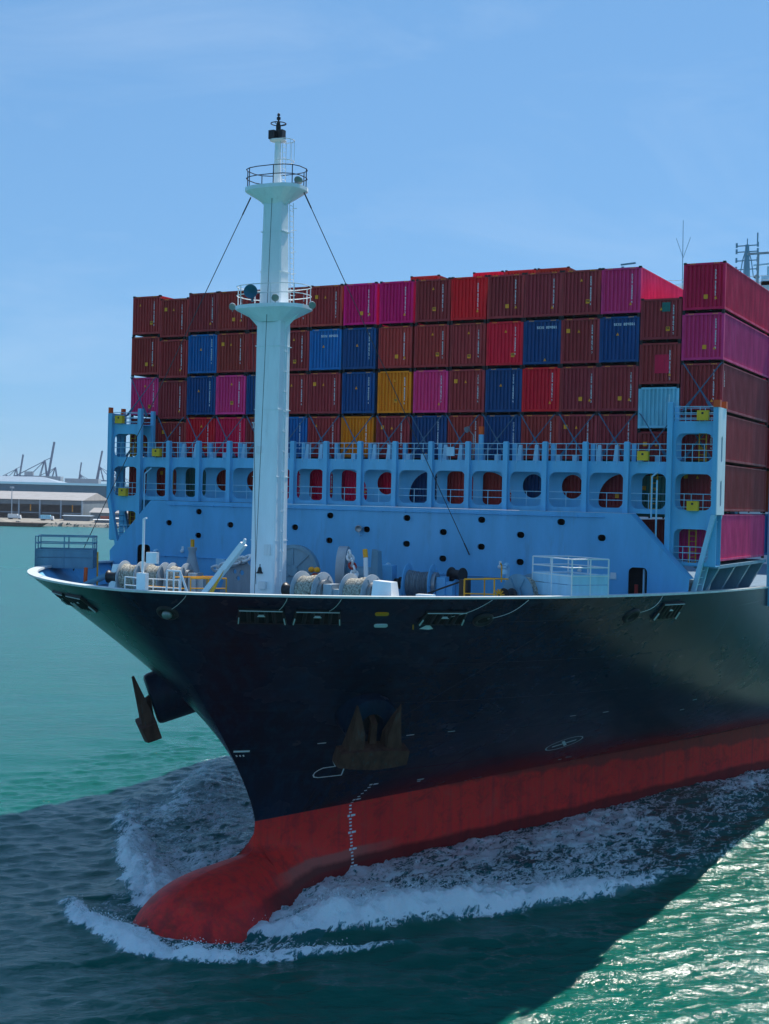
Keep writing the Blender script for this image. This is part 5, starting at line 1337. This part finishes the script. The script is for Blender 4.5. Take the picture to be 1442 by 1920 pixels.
# barge moored at the quay
bg = empty('barge', sh(-245, 800, 0)); tag(bg, 'flat rusty barge heaped with sand moored along the far quay', 'barge')
def bpart(mb, nm, mat): mb.v = [tuple((SH @ Vector(p))-Vector(bg.location)) for p in mb.v]; return mb.build(nm, mat, bg)
bpart(MB().hexa([(-345, 790, -1), (-206, 790, -1), (-206, 805, -1), (-345, 805, -1)], [(-347, 789.5, 2.6), (-200, 789.5, 2.2), (-200, 805.5, 2.2), (-347, 805.5, 2.6)]), 'hull', M['barge'])
sd_ = MB(); rows = []
for a in range(25):
    u = -340+a*5; rows.append([(u, 790.5+b*2, 2.4+(2.6*math.sin(math.pi*b/7)*(0.5+0.5*math.sin(a*1.1)**2)+rr_.uniform(0, .3) if 0 < b < 7 and 0 < a < 24 else 0)) for b in range(8)])
sd_.grid(rows); bpart(sd_, 'sand_heap', M['land'])
bpart(MB().box(-318, -260, 789.6, 790.2, 2.4, 3.4), 'coaming', M['barge'])
# ship-to-shore gantry cranes
def crane(u, v, s, boom_a, label, flip=1, apex=True, boom=True):
    o = empty('gantry_crane', sh(u, v, 2.5)); tag(o, label, 'crane', 'container cranes on the horizon')
    def P(x, y, z): return (SH @ Vector((u+x*s*flip, v+y*s, z*s)))-Vector(o.location)+Vector((0, 0, 2.5))
    lg = MB()
    for x in (-15, 15):
        for y in (-9, 9): lg.bar(P(x, y, 0), P(x, y, 44), 1.9*s, 1.9*s)
    for x in (-15, 15): lg.bar(P(x, -9, 12), P(x, 9, 12), 1.5*s, 1.8*s); lg.bar(P(x, -9, 43), P(x, 9, 43), 1.5*s, 1.8*s)
    for y in (-9, 9): lg.bar(P(-15, y, 14), P(15, y, 14), 1.5*s, 1.8*s); lg.bar(P(-15, y, 14), P(15, y, 43), 1.1*s, 1.1*s)
    lg.build('portal_leg', M['crane'], o)
    gd = MB()
    for y in (-3.5, 3.5): gd.bar(P(-38, y, 45), P(17, y, 45), 1.3*s, 2.4*s)
    gd.build('girder', M['crane'], o)
    mh = MB(); mh.hexa([P(-22, -4, 46), P(-8, -4, 46), P(-8, 4, 46), P(-22, 4, 46)], [P(-22, -4, 53), P(-8, -4, 53), P(-8, 4, 53), P(-22, 4, 53)]); mh.build('machinery_house', M['pale_roof'], o)
    if apex:
        af = MB()
        for y in (-4, 4): af.bar(P(15, y, 45), P(11, y*.5, 72), 1.4*s, 1.4*s); af.bar(P(3, y, 45), P(10, y*.5, 72), 1.1*s, 1.1*s)
        af.bar(P(11, -2.5, 72), P(11, 2.5, 72), 1.5*s, 1.5*s)
        for y in (-3, 3): af.bar(P(10, y*.5, 71), P(-36, y, 46), .7*s, .7*s); af.bar(P(10, y*.5, 71), P(-14, y, 46), .6*s, .6*s)
        af.build('apex_frame', M['crane'], o)
    if boom:
        bm = MB(); a = R_(boom_a); Lb = 58
        e = lambda t, y: P(17+t*math.cos(a), y, 46+t*math.sin(a))
        for y in (-3, 3):
            bm.bar(e(0, y), e(Lb, y), 1.3*s, 2.0*s)
        for q in range(9): bm.bar(e(q*Lb/8, -3), e(q*Lb/8, 3), .9*s, .9*s); 
        for q in range(8): bm.bar(e(q*Lb/8, -3), e((q+1)*Lb/8, 3), .5*s, .5*s)
        bm.build('boom', M['crane'], o)
        if apex:
            ts = MB()
            for y in (-2, 2): ts.bar(P(11, y, 72), e(Lb*.55, y), .5*s, .5*s)
            ts.build('boom_stay', M['crane'], o)
    return o
def uv(px, v): return (px-721)/2530*v
crane(uv(70, 1900), 1900, .84, 81, 'tallest blue gantry crane with its boom raised, second from the left', 1)
crane(uv(20, 2150), 2150, .72, 82, 'leftmost gantry crane with raised boom on the horizon', 1)
crane(uv(92, 1950), 1950, .72, 0, 'gantry crane with an A-frame and no raised boom right of the tallest one', 1, True, False)
crane(uv(158, 2150), 2150, .62, 97, 'slim gantry crane third from the left with raised boom', -1)
crane(uv(196, 2050), 2050, .78, 100, 'gantry crane nearest the ship with raised boom', -1)
crane(uv(4, 2300), 2300, .6, 0, 'gantry crane with lowered boom at the left edge of the photo', 1, True, True)
crane(uv(238, 2250), 2250, .6, 62, 'gantry crane seen through the ship\'s left lashing tower', -1)
stack = MB()
for q in range(14): pass
sc_ = empty('container_yard', sh(-330, 1600, 2.5)); tag(sc_, 'pale container stacks on the horizon below the cranes', 'containers')
for q, (a, b, h_) in enumerate(((-480, -430, 30), (-425, -385, 34), (-380, -340, 32), (-330, -290, 26))):
    mb = MB().box(a, b, 1600, 1615, 2.4, h_+4); mb.v = [tuple((SH @ Vector(p))-Vector(sc_.location)) for p in mb.v]; mb.build('stack', M['pale_roof'], sc_)

# ------------------------------------------------------------------ air
hz_ = MB().box(-3900, 3900, -3900, 3900, -6.5, 130); haze = hz_.build('haze', None); haze.data.materials.clear()
hm = bpy.data.materials.new('haze_air'); hm.use_nodes = True; hn_ = hm.node_tree; hn_.nodes.clear()
ho = hn_.nodes.new('ShaderNodeOutputMaterial'); hv = hn_.nodes.new('ShaderNodeVolumePrincipled')
hv.inputs['Color'].default_value = (0.80, 0.88, 1.0, 1); hv.inputs['Density'].default_value = 0.00007; hv.inputs['Anisotropy'].default_value = 0.2
hn_.links.new(hv.outputs[0], ho.inputs['Volume']); haze.data.materials.append(hm)
tag(haze, 'thin blue sea haze over the harbour', kind='stuff')
